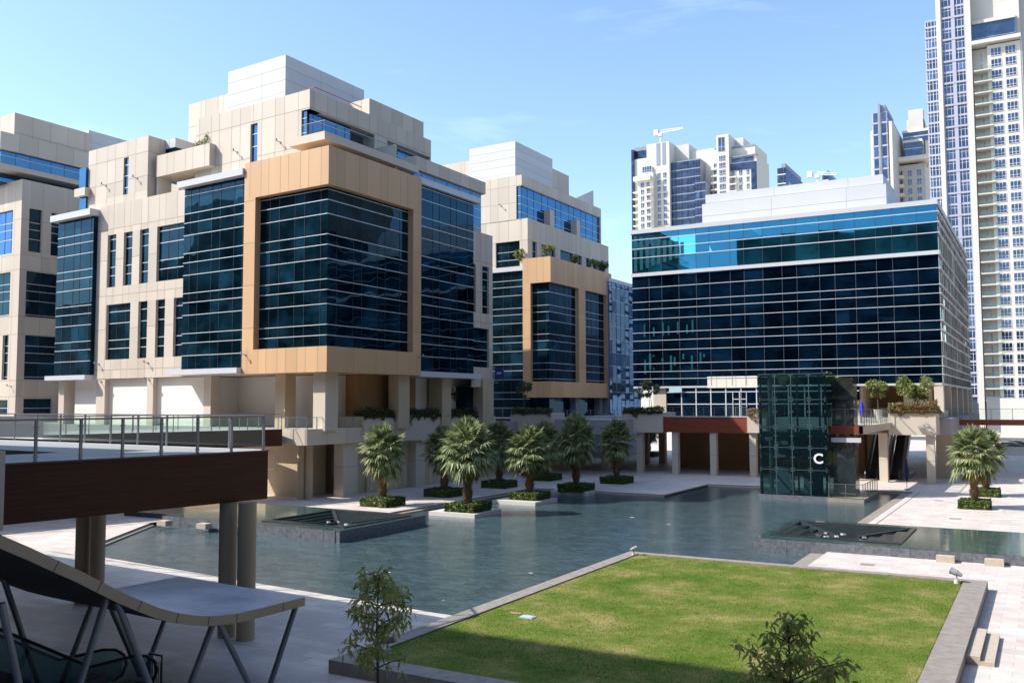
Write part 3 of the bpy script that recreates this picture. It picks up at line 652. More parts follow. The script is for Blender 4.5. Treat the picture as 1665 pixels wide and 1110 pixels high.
def fore_tree(label,x,y,z,h,seed,w,levels,mat='tree',n_leaf=11,ls=.17):
    """young tree with drooping leaf tufts on thin branches; levels=(height fraction, spread)"""
    r=random.Random(seed); t=thing('young_tree',label,'tree',(x,y,z),'young drooping-leaf trees in the foreground')
    b=M(); lf=M(); base=Vector((x,y,z)); top=Vector((x+r.uniform(-.1,.1),y,z+h*.93))
    k=9; pts=[base+(top-base)*(i/k)+Vector((r.uniform(-.03,.03),r.uniform(-.03,.03),0)) for i in range(k+1)]
    for i in range(k): b.tube(pts[i],pts[i+1],.055*(1-i/k*.75),.055*(1-(i+1)/k*.75),n=7,cap=False)
    def tuft(p,k):
        for _ in range(k):
            a=Vector((r.gauss(0,1),r.gauss(0,1),r.gauss(-.6,.75))).normalized(); s=a.cross(Vector((r.gauss(0,1),r.gauss(0,1),.3))).normalized()
            L=ls*r.uniform(.65,1.25); w_=L*.15; q=p+Vector([r.gauss(0,.045) for _ in range(3)]); m1=q+a*L*.5; tip=q+a*L+Vector((0,0,-L*.35))
            lf.face([q,m1+s*w_,tip,m1-s*w_])
    for f,sp,cnt in levels:
        for _ in range(cnt):
            az=r.uniform(0,6.283); s=base+(top-base)*min(1,f+r.uniform(-.06,.06)); L=sp*r.uniform(.55,1.08)
            e=s+Vector((math.cos(az)*L,math.sin(az)*L,L*r.uniform(.15,.5))); mid=(s+e)/2+Vector((0,0,.06*L))
            b.tube(s,mid,.018,.012,n=5,cap=False); b.tube(mid,e,.012,.005,n=5,cap=False)
            for g in range(int(2+L*4.5)):
                ff=r.uniform(.45,1.05); tuft(s+(e-s)*ff+Vector([r.gauss(0,.10) for _ in range(3)]),n_leaf)
    tuft(top,30); b.build('trunk',MT['bark'],t); lf.build('crown',MT[mat],t); return t
d1=19.5
def atdepth(px,d):
    q=ray(px,655); k=d/ (q.x*BF.x+q.y*BF.y)*math.hypot(BF.x,BF.y); return q.x*k,q.y*k
tx,ty=atdepth(620,d1); fore_tree('slender young tree with drooping leaves before the near lawn corner, left one',tx,ty,0,5.25,21,1,[(.98,.40,6),(.90,.62,5),(.83,1.02,6),(.77,.7,5),(.71,.95,6),(.655,.8,4)],n_leaf=7,ls=.18)
tx2,ty2=atdepth(1274,17.); fore_tree('bushy young tree with reddish drooping leaves in front of the lawn, right one',tx2,ty2,0,4.85,33,1,[(.97,.40,7),(.89,.62,7),(.81,.6,7),(.73,1.15,11),(.65,.85,9),(.56,.95,9)],n_leaf=6,ls=.19)
m=M(); rr=random.Random(9); sx,sy=atdepth(645,23.5); leafy(m,Vector((sx,sy,.75)),2600,1.05,.8,.5,.11,rr,clumps=26)
tag(m.build('low_shrub',MT['tree'],org=(sx,sy,0)),'low leafy shrub at the foot of the left young tree','shrub')
# ------------------------------------------------------------------ building A: the ochre-framed office block
CL=[MT['beige'],MT['joint']]; OR=[MT['orange'],MT['joint']]; WH=[MT['white'],MT['wjoint']]
FA=Frame((-53.6,60.9),4)
A=thing('office_building','beige office block with big ochre corner frame round blue-black glass and white rooftop box','office building',(-62,70,0),'terraced office blocks')
ZB,ZT,ZGT,ZGB=11.25,31.08,27.66,13.48; ZR=15.43
ul=FA.fx(395.5,430,0)[0]; vr=FA.fy(684.8,450,0)[0]
def corner_frame(parent,F,ul,vr,zb,zgb,zgt,zt,pl,pr,th=.95,extra=()):
    m=M()
    wall(m,F,'v',0,ul,0,zgt,zt,(),.3,0,1,(1.55,1.05),off=.75); wall(m,F,'u',0,0,vr,zgt,zt,(),.3,0,1,(1.1,2.0),off=1.1)
    wall(m,F,'v',0,ul,0,zb,zgb,(),.3,0,1,(1.5,1.05),off=.75); wall(m,F,'u',0,0,vr,zb,zgb,(),.3,0,1,(3.2,3.2),off=3.6)
    zj=[zgb+2+3.98*k for k in range(6)]
    wall(m,F,'v',0,ul,ul+pl,zgb,zgt,(),.3,0,1,(),zj); wall(m,F,'u',0,vr-pr,vr,zgb,zgt,(),.3,0,1,(),zj)
    m.fbox(F,ul,-.012,.01,vr,zt-.3,zt-.01); m.fbox(F,ul,-.012,.01,vr,zb+.01,zb+.3)       # lid and soffit
    m.face([F(ul,0,zb),F(ul,0,zt),F(ul,th,zt),F(ul,th,zb)]); m.face([F(0,vr,zb),F(0,vr,zt),F(-th,vr,zt),F(-th,vr,zb)])
    m.face([F(ul+pl,0,zgb),F(ul+pl,0,zgt),F(ul+pl,th,zgt),F(ul+pl,th,zgb)]); m.face([F(0,vr-pr,zgb),F(0,vr-pr,zgt),F(-th,vr-pr,zgt),F(-th,vr-pr,zgb)])
    m.face([F(ul,0,zgt),F(0,0,zgt),F(-th,th,zgt),F(ul,th,zgt)]); m.face([F(0,0,zgt),F(0,vr,zgt),F(-th,vr,zgt),F(-th,th,zgt)])
    m.face([F(ul,0,zgb),F(0,0,zgb),F(-th,th,zgb),F(ul,th,zgb)]); m.face([F(0,0,zgb),F(0,vr,zgb),F(-th,vr,zgb),F(-th,th,zgb)])
    for p0,p1 in extra:
        wall(m,F,'u',0,p0,p1,zgb,zgt,(),.3,0,1,(),zj)
        for q in(p0,p1): m.face([F(0,q,zgb),F(0,q,zgt),F(-th,q,zgt),F(-th,q,zgb)])
    m.build('corner_frame',OR,parent)
corner_frame(A,FA,ul,vr,ZB,ZGB,ZGT,ZT,1.55,1.35)
zb=zbars(ZR,ZGB,ZGT)
curtain('curtain_wall',A,FA,'v',.7,ul+1.55,-.7,ZGB,ZGT,zb,mulls(ul+1.55,-.7,(1.25,2.05),1.35),'glass')
curtain('curtain_wall',A,FA,'u',-.7,.7,vr-1.35,ZGB,ZGT,zb,mulls(.7,vr-1.35,(2.3,1.2),1.2),'glass_r')
# second bay, left of the frame
u2=FA.fx(298,450,.5)[0]; m=M(); m.fbox(FA,u2,ul-.01,.55,4,11.9,29.9); m.build('bay_core',MT['glass'],A)
curtain('curtain_wall',A,FA,'v',.5,u2,ul-.01,11.9,30.0,zbars(ZR,11.9,30),mulls(u2,ul,(1.25,2.05),1.0),'glass')
m=M(); m.fbox(FA,u2-.35,ul-.02,-.25,4,30.0,30.62); m.build('bay_cap',MT['white'],A)
m=M(); m.fbox(FA,u2-1.1,ul-.02,-.6,4,11.35,11.85); m.build('bay_ledge',MT['grey'],A)
# beige wall with two rows of tall windows
uL=FA.fx(157,450,1.4)[0]; VW=1.4; ZW0,ZW1=11.25,30.35
up=[(174.6,188),(200.5,214.5),(226.5,241),(254.5,299.5)]; lo=[(172,211),(224,238.7),(252.3,267.3),(281.5,297.5)]
hu=[(FA.fx(a,425,VW)[0],FA.fx(b,425,VW)[0],21.2,26.98) for a,b in up]; hl=[(FA.fx(a,540,VW)[0],FA.fx(b,540,VW)[0],13.31,19.3) for a,b in lo]
m=M(); block(m,FA,uL,-9.,VW,16,ZW0,ZW1,hu+hl,(),zj=(12.2,16.6,20.25,24.2,27.6),dep=.4); m.build('stone_wall',CL,A)
for h in hu+hl: curtain('window',A,FA,'v',VW,h[0]+.04,h[1]-.04,h[2]+.02,h[3]-.02,zbars(ZR,h[2],h[3]),mulls(h[0],h[1],(1.6,),1.6) if h[1]-h[0]>2 else (),'glass',inset=.3,bw=.07,bo=.05)
# left glass bay
b0=FA.fx(92,480,.9)[0]; b1=uL-.02
m=M(); m.fbox(FA,b0,b1,.95,14,11.75,29.2); m.build('bay_core',MT['glass'],A)
curtain('curtain_wall',A,FA,'v',.9,b0,b1,11.75,29.3,zbars(ZR,11.75,29.3),mulls(b0,b1,(2.,1.25),1.3),'glass')
m=M(); m.fbox(FA,b0-.55,b1+.35,.15,5,29.3,30.0); m.build('bay_cap',MT['white'],A)
m=M(); m.fbox(FA,b0-.8,b1+.1,.2,5,11.2,11.7); m.build('bay_ledge',MT['grey'],A)
# podium-level storey: piers, white infill, deep arcade under the frame
D0=6.3
m=M()
def pier(a,b,v0=1.45,v1=2.6,z1=11.24):
    m=M(); m.fbox(FA,a,b,v0,v1,D0,z1); m.build('pier',MT['beige'],A)
for a,b in ((155.5,169.5),(238,248),(330.5,342)): pier(FA.fx(a,640,1.4)[0],FA.fx(b,640,1.4)[0])
m=M(); m.fbox(FA,FA.fx(122,640,2.)[0],FA.fx(342,640,2.)[0],2.,16,D0,11.2); m.build('white_wall',MT['white_wall'],A)
m=M(); m.fbox(FA,-19.2,-4.9,5.6,16,D0,11.2); m.fbox(FA,-12,-3.6,8.2,30,D0,11.2); m.build('arcade_wall',MT['white_wall'],A)
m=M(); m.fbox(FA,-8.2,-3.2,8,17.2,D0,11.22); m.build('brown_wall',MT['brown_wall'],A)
for a,b,v0,v1 in ((-43.7,-42.6,1.3,3.),(-8.75,-7.4,2.2,3.6),(-2.75,-1.25,1.2,2.9),(-2.2,-.9,11.4,13.2),(-3.2,-1.4,19.6,21.3),(-2.6,-.85,26.9,29.2)):
    m=M(); m.fbox(FA,a,b,v0,v1,D0-.2,11.24); m.build('column',MT['tan'] if v0>1.3 else MT['beige'],A)
# right-hand glass bay and end wall
v2=FA.fy(770,450,-.8)[0]; v3=FA.fy(804.5,500,-.8)[0]
m=M(); m.fbox(FA,-9,-.9,vr-.1,v2,11.6,30.9); m.build('bay_core',MT['glass'],A)
curtain('curtain_wall',A,FA,'u',-.8,vr,v2,11.7,30.7,zbars(ZR,11.7,30.7),mulls(vr,v2,(2.1,1.2),1.),'glass_r')
m=M(); m.fbox(FA,-9,-.35,vr+.02,v2+.8,30.7,31.35); m.build('bay_cap',MT['grey'],A)
m=M(); m.fbox(FA,-9,-.1,vr+.02,v2+.7,11.15,11.7); m.build('bay_ledge',MT['grey'],A)
pz=lambda x,y,u=-1.1: FA.fy(x,y,u)
hw=[(v2-.5,pz(773.5,470)[0],18.6,24.),(pz(784,470)[0],pz(795,470)[0],18.6,24.),(v2-.5,pz(795,570)[0],12.5,16.9)]
m=M(); wall(m,FA,'u',-1.1,v2,v3,10.3,27.75,hw,.3,zj=(14.6,17.6,20.9,24.4)); m.face([FA(-1.1,v2,27.75),FA(-1.1,v3,27.75),FA(-12,v3,27.75),FA(-12,v2,27.75)]); m.face([FA(-1.1,v3,6),FA(-1.1,v3,27.75),FA(-12,v3,27.75),FA(-12,v3,6)]); m.face([FA(-1.1,v2,10.3),FA(-1.1,v3,10.3),FA(-12,v3,10.3),FA(-12,v2,10.3)])
m.build('stone_wall',CL,A)
for h in hw: curtain('window',A,FA,'u',-1.1,max(h[0],v2+.02)+.03,h[1]-.03,h[2]+.02,h[3]-.02,zbars(ZR,h[2],h[3]),(),'glass_r',inset=.25,bw=.07,bo=.05)
m=M(); m.fbox(FA,-6,-2.2,v2+.5,v3-1,D0,10.28); m.build('shop_glazing',MT['glass'],A)
# set-back terrace storey on the right with a beige parapet band
m=M(); block(m,FA,-14,-2.2,vr+2.,29.6,32.8,34.2,pat=(1.8,2.4)); m.build('parapet_band',CL,A)
curtain('curtain_wall',A,FA,'u',-2.6,vr+2,29.2,27.7,32.8,zbars(ZR-.6,27.7,32.8),mulls(vr+2,29.2,(2.4,),1.4),'glass_sky')
m=M(); m.fbox(FA,-14,-2.65,vr+2.1,29.1,27.6,32.75); m.build('storey_core',MT['glass'],A)
# main upper storey (setback)
UU,UV,UZ=-5.4,3.,38.05; ur=FA.fy(700.8,240,UU)[0]
Pu=lambda x,y: FA.fy(x,y,UU); Pv=lambda x,y,v=UV: FA.fx(x,y,v)
c0=Pv(490,200)[0]; slot=(Pv(407,230)[0],Pv(418.5,230)[0],31.05,36.1)
h1=[slot,(c0,UU+.01,32.9,36.15)]
va=Pu(575,215)[0]; vb=Pu(609,215)[0]; vc=Pu(630,230)[0]
h2=[(UV-.01,vb,32.9,36.15),(vc,ur-.2,32.9,36.1)]
m=M(); block(m,FA,-22.2,UU,UV,ur,31.0,UZ,h1,h2,pat=(1.9,1.3),zj=(32.7,36.3),dep=1.6,backs=True,off=.6); m.build('upper_storey',CL,A)
curtain('window',A,FA,'v',UV,slot[0]+.03,slot[1]-.03,31.1,36.05,zbars(ZR+.6,31,36),(),'glass_sky',inset=.25,bw=.08)
curtain('window',A,FA,'v',UV,c0,UU-.5,32.9,36.1,(34.0,35.4),(UU-1.2,),'glass_sky',inset=.15)
curtain('window',A,FA,'u',UU,UV+.5,va,32.9,36.1,(35.4,),mulls(UV,va,(1.3,2.),1.),'glass_sky',inset=.5)
m=M(); m.fbox(FA,UU-1.65,UU-1.6,va,vb,32.9,36.1); m.build('loggia_glazing',MT['glass'],A)
curtain('window',A,FA,'u',UU,vc,ur-.3,32.95,36.05,(35.2,),mulls(vc,ur,(1.6,),1.2),'glass_sky',inset=.9)
# balcony slab, balustrade and pier
bx=Pu(684,300)[0]
BZ=FA.fx(528,212.7,UV-1.7)[1]; BU_=FA.fx(528,212.7,UV-1.7)[0]
m=M(); m.fbox(FA,c0+.1,BU_,UV-1.7,UV,BZ-.75,BZ); m.fbox(FA,UU,BU_,UV,vb+3.,BZ-.75,BZ); m.build('balcony_slab',MT['beige'],A)
m=M(); m.face([FA(a,b,z) for a,b,z in ((c0+1.6,UV-1.6,BZ+.05),(BU_-.1,UV-1.6,BZ+.05),(BU_-.1,UV-1.6,BZ+1),(c0+1.6,UV-1.6,BZ+1))]); m.face([FA(a,b,z) for a,b,z in ((BU_-.1,UV-1.6,BZ+.05),(BU_-.1,vb+3,BZ+.05),(BU_-.1,vb+3,BZ+1),(BU_-.1,UV-1.6,BZ+1))]); m.build('balustrade_glass',MT['rail_glass'],A)
m=M(); m.beam(FA(c0+1.6,UV-1.6,BZ+1.03),FA(BU_-.1,UV-1.6,BZ+1.03),.06,.05); m.beam(FA(BU_-.1,UV-1.6,BZ+1.03),FA(BU_-.1,vb+3,BZ+1.03),.06,.05); m.build('balustrade_rail',MT['steel'],A)
m=M(); m.fbox(FA,UU-.02,-2.2,12.2,12.5,31.05,34.5); m.build('terrace_wall',MT['beige'],A)
m=M(); m.fbox(FA,-6,-2.6,vr+4,ur+2.2,31.5,32.3); m.build('balcony_slab',MT['beige'],A)
m=M(); m.fbox(FA,-2.68,-2.62,vr+4,ur+2.2,32.3,33.2); m.build('balustrade_glass',MT['rail_glass'],A)
# rooftop: white plant screen, beige boxes, red pipe rail
PV=6.; pu=FA.fx(464.2,120,PV)[0]; pl_=FA.fx(370.8,140,PV)[0]; pr_=FA.fy(592,160,pu)[0]
m=M(); block(m,FA,pl_,pu,PV,pr_,37.5,43.78,pat=(5.2,9.),zj=(38.6,39.9,41.2,42.5),off=5.3); m.build('plant_screen',WH,A)
q0=FA.fx(307,190,PV+.3)[0]
m=M(); block(m,FA,q0,pl_-.02,PV+.3,16,30.5,41.6,pat=(2.1,.8),zj=(33.5,36.3,39.0)); m.build('stair_core',CL,A)
m=M(); block(m,FA,UU-9,UU-.3,Pu(604,180)[0],Pu(692,235)[0],UZ-.1,39.9,pat=(1.9,)); m.build('roof_parapet',CL,A)
m=M()
for a,b in ((UV+1.,11.),(13.5,19.5)):
    m.beam(FA(UU-.35,a,UZ+.55),FA(UU-.35,b,UZ+.55),.06,.06)
    k=a
    while k<b: m.beam(FA(UU-.35,k,UZ-.02),FA(UU-.35,k,UZ+.8),.07,.07); k+=2.9
m.beam(FA(UU-2.2,UV+1,UZ+.55),FA(UU-.35,UV+1,UZ+.55),.06,.06)
m.build('red_pipe_rail',MT['red_iron'],A)
# stair tower on the left roof, glazed lantern and terrace walls
SV=1.6; s1=FA.fx(240.3,270,SV)[0]; s0=FA.fx(143.5,290,SV)[0]; sr=FA.fy(269,260,s1)[0]
sl=(FA.fx(200.6,290,SV)[0],FA.fx(208.5,290,SV)[0],31.2,35.3)
m=M(); block(m,FA,s0,s1,SV,sr,30.0,37.1,[sl],(),pat=(1.5,2.2),zj=(32.8,35.4)); m.build('stair_tower',CL,A)
curtain('window',A,FA,'v',SV,sl[0]+.02,sl[1]-.02,sl[2],sl[3],(32.,33.3,34.5),(),'glass_sky',inset=.2,bw=.08)
m=M(); m.fbox(FA,s0-1.6,s0+.5,SV-.7,SV+3,31.9,32.8); m.build('balcony_slab',MT['beige'],A)
m=M(); m.fbox(FA,s0-1.3,s0-.02,SV-.3,SV+2,32.8,35.2); m.fbox(FA,s0-1.3,s0-.02,SV-.2,SV+2,29.9,31.9); m.build('corner_glazing',MT['glass_sky'],A)
LV=3.8; l1=FA.fx(285,240,LV)[0]; l0=FA.fx(266,240,LV)[0]; lr=FA.fy(337,255,l1)[0]
m=M(); LZ=FA.fx(285,224,LV)[1]; block(m,FA,l0-2,l1,LV,lr,LZ-1.,LZ,pat=(3.,)); m.build('lantern_roof',[MT['white'],MT['joint']],A)
m=M(); m.fbox(FA,l0-2,l1-.15,LV+.15,lr,33.2,LZ-1.); m.build('lantern_glazing',MT['glass'],A)
TV=2.2; t0=FA.fx(253,290,TV)[0]; t1=FA.fx(340,280,TV)[0]; tr=FA.fy(371,270,t1)[0]
m=M(); block(m,FA,t0,t1,TV,tr,32.6,34.9,pat=(1.9,1.2)); block(m,FA,t1-6,t1+1.5,TV+5,tr+4,30.3,35.2); m.build('terrace_wall',CL,A)
m=M(); m.fbox(FA,t0-.2,t0+.1,TV+.3,TV+2,30.3,32.7); m.fbox(FA,t0+.15,t0+2.6,TV+3,TV+3.2,30.3,32.6); m.build('terrace_wall',MT['cream'],A)
m=M(); m.fbox(FA,t0+2.6,t1,TV+2.9,TV+3.1,30.3,32.55); m.build('terrace_glazing',MT['glass'],A)
for x,y,v in ((161,592,VW),(241,590,VW),(164,620,VW),(242,617,VW)):
    a,z=FA.fx(x,y,v); lamp_bracket(A,FA,'v',v,a,z)
a,z=FA.fx(397,577,0); lamp_bracket(A,FA,'v',0,a+.2,z); a,z=FA.fy(681,580,0); lamp_bracket(A,FA,'u',0,a,z)
for x,y in ((172,302),(223,290),(386,248),(456,232)):
    v=SV if x<300 else UV; a,z=FA.fx(x,y,v); lamp_bracket(A,FA,'v',v,a,z)
m=M(); m.box(-112,-74,80,98.4,0,38); m.build('rear_wing',MT['beige'],A)
# ------------------------------------------------------------------ building D: block at the left edge
FD=Frame((-112.9,69.9),4)
D=thing('office_building','beige office block cut by the left edge with blue balcony glazing and shaded side','office building',(-118,76,0),'terraced office blocks')
d=lambda x,y,u=0: FD.fy(x,y,u); dl=lambda x,y,v=0: FD.fx(x,y,v)
hD=[]
def zr(x,y): return d(x,y)[1]
rows=[(zr(60,448.),zr(60,518)),(zr(60,548),zr(60,621)),(zr(60,648),zr(60,672))]
hR=[(d(46.8,380)[0],d(67.5,380)[0],zr(57,410),zr(57,340)),(d(83,380)[0],d(102,380)[0],zr(90,416),zr(90,347))]
hR+=[(d(42,480)[0],d(93,480)[0],zr(66,516),zr(66,443)),(d(40,580)[0],d(91,580)[0],zr(64,617),zr(64,546)),(d(38,660)[0],d(84,660)[0],7.2,zr(60,648))]
hR=[(a,b,min(p,q),max(p,q)) for a,b,p,q in hR]
zl=lambda x,y: dl(x,y)[1]
hL=[(-20,dl(20,380)[0],zl(12,414),zl(12,343)),(-20,dl(16,480)[0],zl(10,514),zl(10,443)),(dl(3.5,580)[0],dl(13,580)[0],zl(9,617),zl(9,545)),(-20,dl(12,660)[0],7.2,zl(6,650))]
m=M(); block(m,FD,-24,0,0,24,6,37.4,hL,hR,pat=(2.9,3.6),zj=(zr(60,417),zr(60,441),zr(60,516),zr(60,545),zr(60,619),zr(60,645),zr(60,360)),off=.01,dep=.4); m.build('stone_wall',CL,D)
for h in hR: curtain('window',D,FD,'u',0,h[0]+.03,h[1]-.03,h[2]+.02,h[3]-.02,zbars(ZR+.6,h[2],h[3]),mulls(h[0],h[1],(2.2,),2.) if h[1]-h[0]>3 else (),'glass_r',inset=.3)
for i_,h in enumerate(hL): curtain('window',D,FD,'v',0,max(h[0],-12)+.03,h[1]-.03,h[2]+.02,h[3]-.02,zbars(ZR+.6,h[2],h[3]),mulls(max(h[0],-12),h[1],(1.6,),1.2) if h[1]-h[0]>3 else (),'glass_E' if i_==0 else 'glass',inset=.3)
a,z=dl(18,628); lamp_bracket(D,FD,'v',0,a,z)
# upper storeys
m=M(); 
DU=-3.2
block(m,FD,-24,DU,-1.4,13.5,41.6,43.9,pat=(2.6,)); m.build('parapet_band',CL,D)
curtain('window',D,FD,'u',DU-.5,-1.,13,37.4,41.6,(38.6,40.9),mulls(-1,13,(2.,3.),2.),'glass_sky')
curtain('window',D,FD,'v',-1.,-18,DU-.5,37.4,41.6,(38.6,40.9),mulls(-18,DU,(2.,),1.),'glass_sky')
m=M(); m.fbox(FD,-24,DU-.6,-.9,13,37.3,41.55); m.build('storey_core',MT['glass'],D)
m=M(); m.fbox(FD,-16,DU+2.,-2.6,12.8,38.55,39.2); m.build('balcony_slab',MT['beige'],D)
m=M(); m.fbox(FD,-7.,DU+1.95,-2.55,-2.5,39.2,40.2); m.fbox(FD,DU+1.9,DU+1.95,-2.5,12.7,39.2,40.2); m.build('balustrade_glass',MT['rail_glass'],D)
m=M(); block(m,FD,-24,-4.7,1.2,12.8,43.8,47.3,pat=(2.6,),zj=(44.6,)); m.build('upper_storey',CL,D)
w0=FD.fx(149,210,13.)[0]
m=M(); block(m,FD,-20.,-6.,13.,26,40,48.2,pat=(5,),zj=(42,43.5,45,46.5)); m.build('plant_screen',WH,D)
m=M(); m.beam(FD(-4.5,9.2,43.9),FD(-4.5,9.2,45.6),.12,.12); m.build('red_pipe',MT['red_iron'],D)
# ------------------------------------------------------------------ building B: middle block
FB=Frame((-58.3,111.7),2)
B=thing('office_building','stepped beige office block in the middle with smaller ochre frame in shade','office building',(-65,120,0),'terraced office blocks')
P=lambda x,y,u=0: FB.fy(x,y,u); Q=lambda x,y,v=0: FB.fx(x,y,v)
bl=Q(850,520)[0]; br_=P(995,520)[0]; e0,e1=P(941.5,540)[0],P(952.3,540)[0]
corner_frame(B,FB,bl,br_,9.25,11.45,25.1,28.63,1.25,P(995,540)[0]-P(987.2,540)[0],extra=((e0,e1),))
BR_=zb=zbars(14.,11.45,25.1)
curtain('curtain_wall',B,FB,'v',.6,bl+1.25,-.6,11.45,25.1,zb,mulls(bl+1.25,-.6,(1.3,2.),.9),'glass')
curtain('curtain_wall',B,FB,'u',-.6,.6,e0,11.45,25.1,zb,mulls(.2,e0,(1.3,2.),1.9),'glass_r')
curtain('curtain_wall',B,FB,'u',-.6,e1,P(987.2,540)[0],11.45,25.1,zb,mulls(e1,P(987,540)[0],(1.3,2.),1.9),'glass_r')
m=M(); m.fbox(FB,bl-14,bl-.02,2.05,20,6,25.4); m.fbox(FB,bl,-1.,1.,br_-.2,9.3,28.4); m.build('storey_core',MT['glass'],B)
curtain('curtain_wall',B,FB,'v',2.,bl-14,bl-.02,6.3,27.3,zbars(14.,6.3,27.3),mulls(bl-14,bl,(2.,1.3),1.),'glass')
m=M(); m.fbox(FB,bl-14,bl-.02,1.6,3.2,27.3,27.9); m.build('sill_band',MT['white'],B)
bu=-5.33; bz=35.05; ber=P(989.7,440,bu)[0]
hB=[(P(a,(c_+e)/2,bu)[0],P(b,(c_+e)/2,bu)[0],P((a+b)/2,e,bu)[1],P((a+b)/2,c_,bu)[1]) for a,b,c_,e in ((865.4,873,394,418),(880.5,903.,400,424),(911.2,932.4,408.5,432),(939,946.4,416,434),(952.5,959.5,420,436),(966,984.3,426,440))]
zz0=min(h[2] for h in hB);zz1=sorted(h[3] for h in hB)[3]
hB=[(a,b,28.0,zz1) for a,b,c_,e in hB]
ha=(Q(806,415,3.)[0],Q(845,415,3.)[0],28.2,31.9)
m=M(); block(m,FB,-18,bu,3.,ber,27.9,bz,[ha],hB,zj=(31.9,28.6),pat=(1.6,2.3)); m.build('stone_wall',CL,B)
for h in hB: curtain('window',B,FB,'u',bu,h[0]+.03,h[1]-.03,h[2],h[3]-.02,(29.2,30.5),(),'glass_r',inset=.3)
curtain('window',B,FB,'v',3.,ha[0]+.03,ha[1]-.03,ha[2],ha[3],(29.2,30.4),mulls(ha[0],ha[1],(1.3,2.)),'glass',inset=.3)
tu=-6.3; tr_=P(977.4,365,tu)[0]
g0=Q(839.5,340,3.)[0]
m=M(); block(m,FB,-20,tu,3.,tr_,34.9,41.5,[(g0,tu+.01,35.0,39.9)],[(2.99,tr_-.4,35.0,39.9)],pat=(1.9,1.3),zj=(40.,37.5),dep=.5); m.build('upper_storey',CL,B)
curtain('window',B,FB,'v',3.,g0,tu-.3,35.05,39.9,(36.1,37.3,38.5),(),'glass_sky',inset=.25)
curtain('window',B,FB,'u',tu,3.3,tr_-.4,35.05,39.9,(36.0,37.2,38.4),mulls(3.3,tr_,(1.9,2.6),1.8),'glass_sky',inset=.25)
for x in (899,942):
    v=P(x,380,bu+.3)[0]; m=M(); m.fbox(FB,tu-.2,bu-.1,v-.15,v+1.2,35.05,37.6); m.build('terrace_wall',MT['beige'],B)
wv=5.; wu=Q(837.7,260,wv)[0]; wl=Q(763,270,wv)[0]; wr=P(898.3,280,wu)[0]
m=M(); block(m,FB,wl,wu,wv,wr,41.2,47.3,pat=(),zj=(42.5,43.7,44.9,46.1)); m.build('plant_screen',WH,B)
m=M(); block(m,FB,wl-7,wl-.02,wv+.3,wv+12,38,45.6,pat=(2.2,.8),zj=(43.,40.6)); block(m,FB,wu-6,wu-.3,wr,P(927.7,300,wu)[0],38,46.0,pat=(2.4,.8),zj=(42.9,)); m.build('stair_core',CL,B)
# white triangular skylight
s0_,s1_=P(929,320,-9)[0],P(965,325,-9)[0]
m=M(); zt_=P(964,309,-9)[1]
a_,b_,c_,d_=FB(-12,s0_,41.4),FB(-9,s1_,41.4),FB(-9,s1_,zt_),FB(-14,s1_,41.4)
m.face([a_,b_,c_]);m.face([b_,d_,c_]);m.face([d_,a_,c_]);m.face([a_,d_,b_]); m.build('skylight_hood',MT['white'],B)
a,z=Q(815,335,3.); lamp_bracket(B,FB,'v',3.,a,z)
m=M(); m.fbox(FB,-12,-1.6,2.5,br_-3,6.3,9.24); m.build('shop_glazing',MT['glass_r'],B)
for v in (8.8,17.2):
    m=M(); m.fbox(FB,-1.6,-.6,v,v+1.1,6.2,9.24); m.build('column',MT['dark_panel'],B)
# ------------------------------------------------------------------ building E: blue glass block between
E_=thing('glass_building','narrow tall blue mirror-glass building seen in the gap between the blocks','glass building',(-62,136,0))
EX=-58.; ya=FW.fy(990,455,EX)[0]; ye,_=FW.fy(1040,455,EX); z1=FW.fy(993,455,EX)[1]
m=M(); m.box(EX-20,EX-.1,ya,ye,0,z1-.2); m.box(EX-20,EX+.15,ya-.1,ye,z1-.3,z1+.25,1); m.build('core',[MT['dark_panel'],MT['grey']],E_)
curtain('curtain_wall',E_,FW,'u',EX,ya,ye,6,z1-.3,[6+2.05*k for k in range(1,20) if 6+2.05*k<z1],mulls(ya,ye,(1.7,),1.),'glass_E',bw=.05,bo=.03,mw=.06,tilt=.03)
# ------------------------------------------------------------------ building C: glass office block on the right
Cb=thing('glass_office_building','long dark blue glass office block with white roof box and light horizontal bars','glass office building',(-28,130,0))
CX0,CX1,GY,CZ0,CZ1=-46.3,-9.75,111.8,10.6,30.5; GY1=157.
ref=CZ0+1.0
zc=[FW.fx(1029,y,GY)[1] for y in (391,405.7,420.4,469.4,492.1,504.3,520,542,554.9,570.2,591.9,604.8,616.4)]
mu=[];a=CX0+2.35;k=0
while a<CX1-.5: mu.append(a); a+=(1.55,2.05,2.05,1.55,2.35)[k%5]*1.12;k+=1
curtain('curtain_wall',Cb,FW,'v',GY,CX0,CX1,25.3,CZ1,zc[:3],mu,'glass_top',bw=.09,bo=.07,mw=.04,tilt=.003,label='upper band of sky-blue reflecting glass')
curtain('curtain_wall',Cb,FW,'v',GY,CX0,CX1,CZ0,24.85,zc[3:],mu,'glass_C',bw=.06,bo=.06,mw=.035,tilt=.004,mull='cmull',label='lower band of blue-black glass')
for px,y0,y1,w in [(1048+i*13+(i%3)*2,527-i*1.1+(i%2)*6,548-i*1.2,.22) for i in range(7)]+[(1049+i*12+(i%4)*2,585-i*1.2-(i%2)*4,608-i*1.2-(i%3)*9,.26) for i in range(9)]+[(1057,575,601,.3),(1063,577,601,.25)]+[(1033+i*9.5,(384+i*1.2),(442-i*3.2),.45) for i in range(9)]:
    xa,za=FW.fx(px,y0,GY); zb2=FW.fx(px,y1,GY)[1]; m=M(); m.box(xa-w/2,xa+w/2,GY-.03,GY+.02,min(za,zb2),max(za,zb2)); m.build('column_strip',MT['teal_strip'],Cb)  # thin teal strips added on the glass face, standing in for columns inside
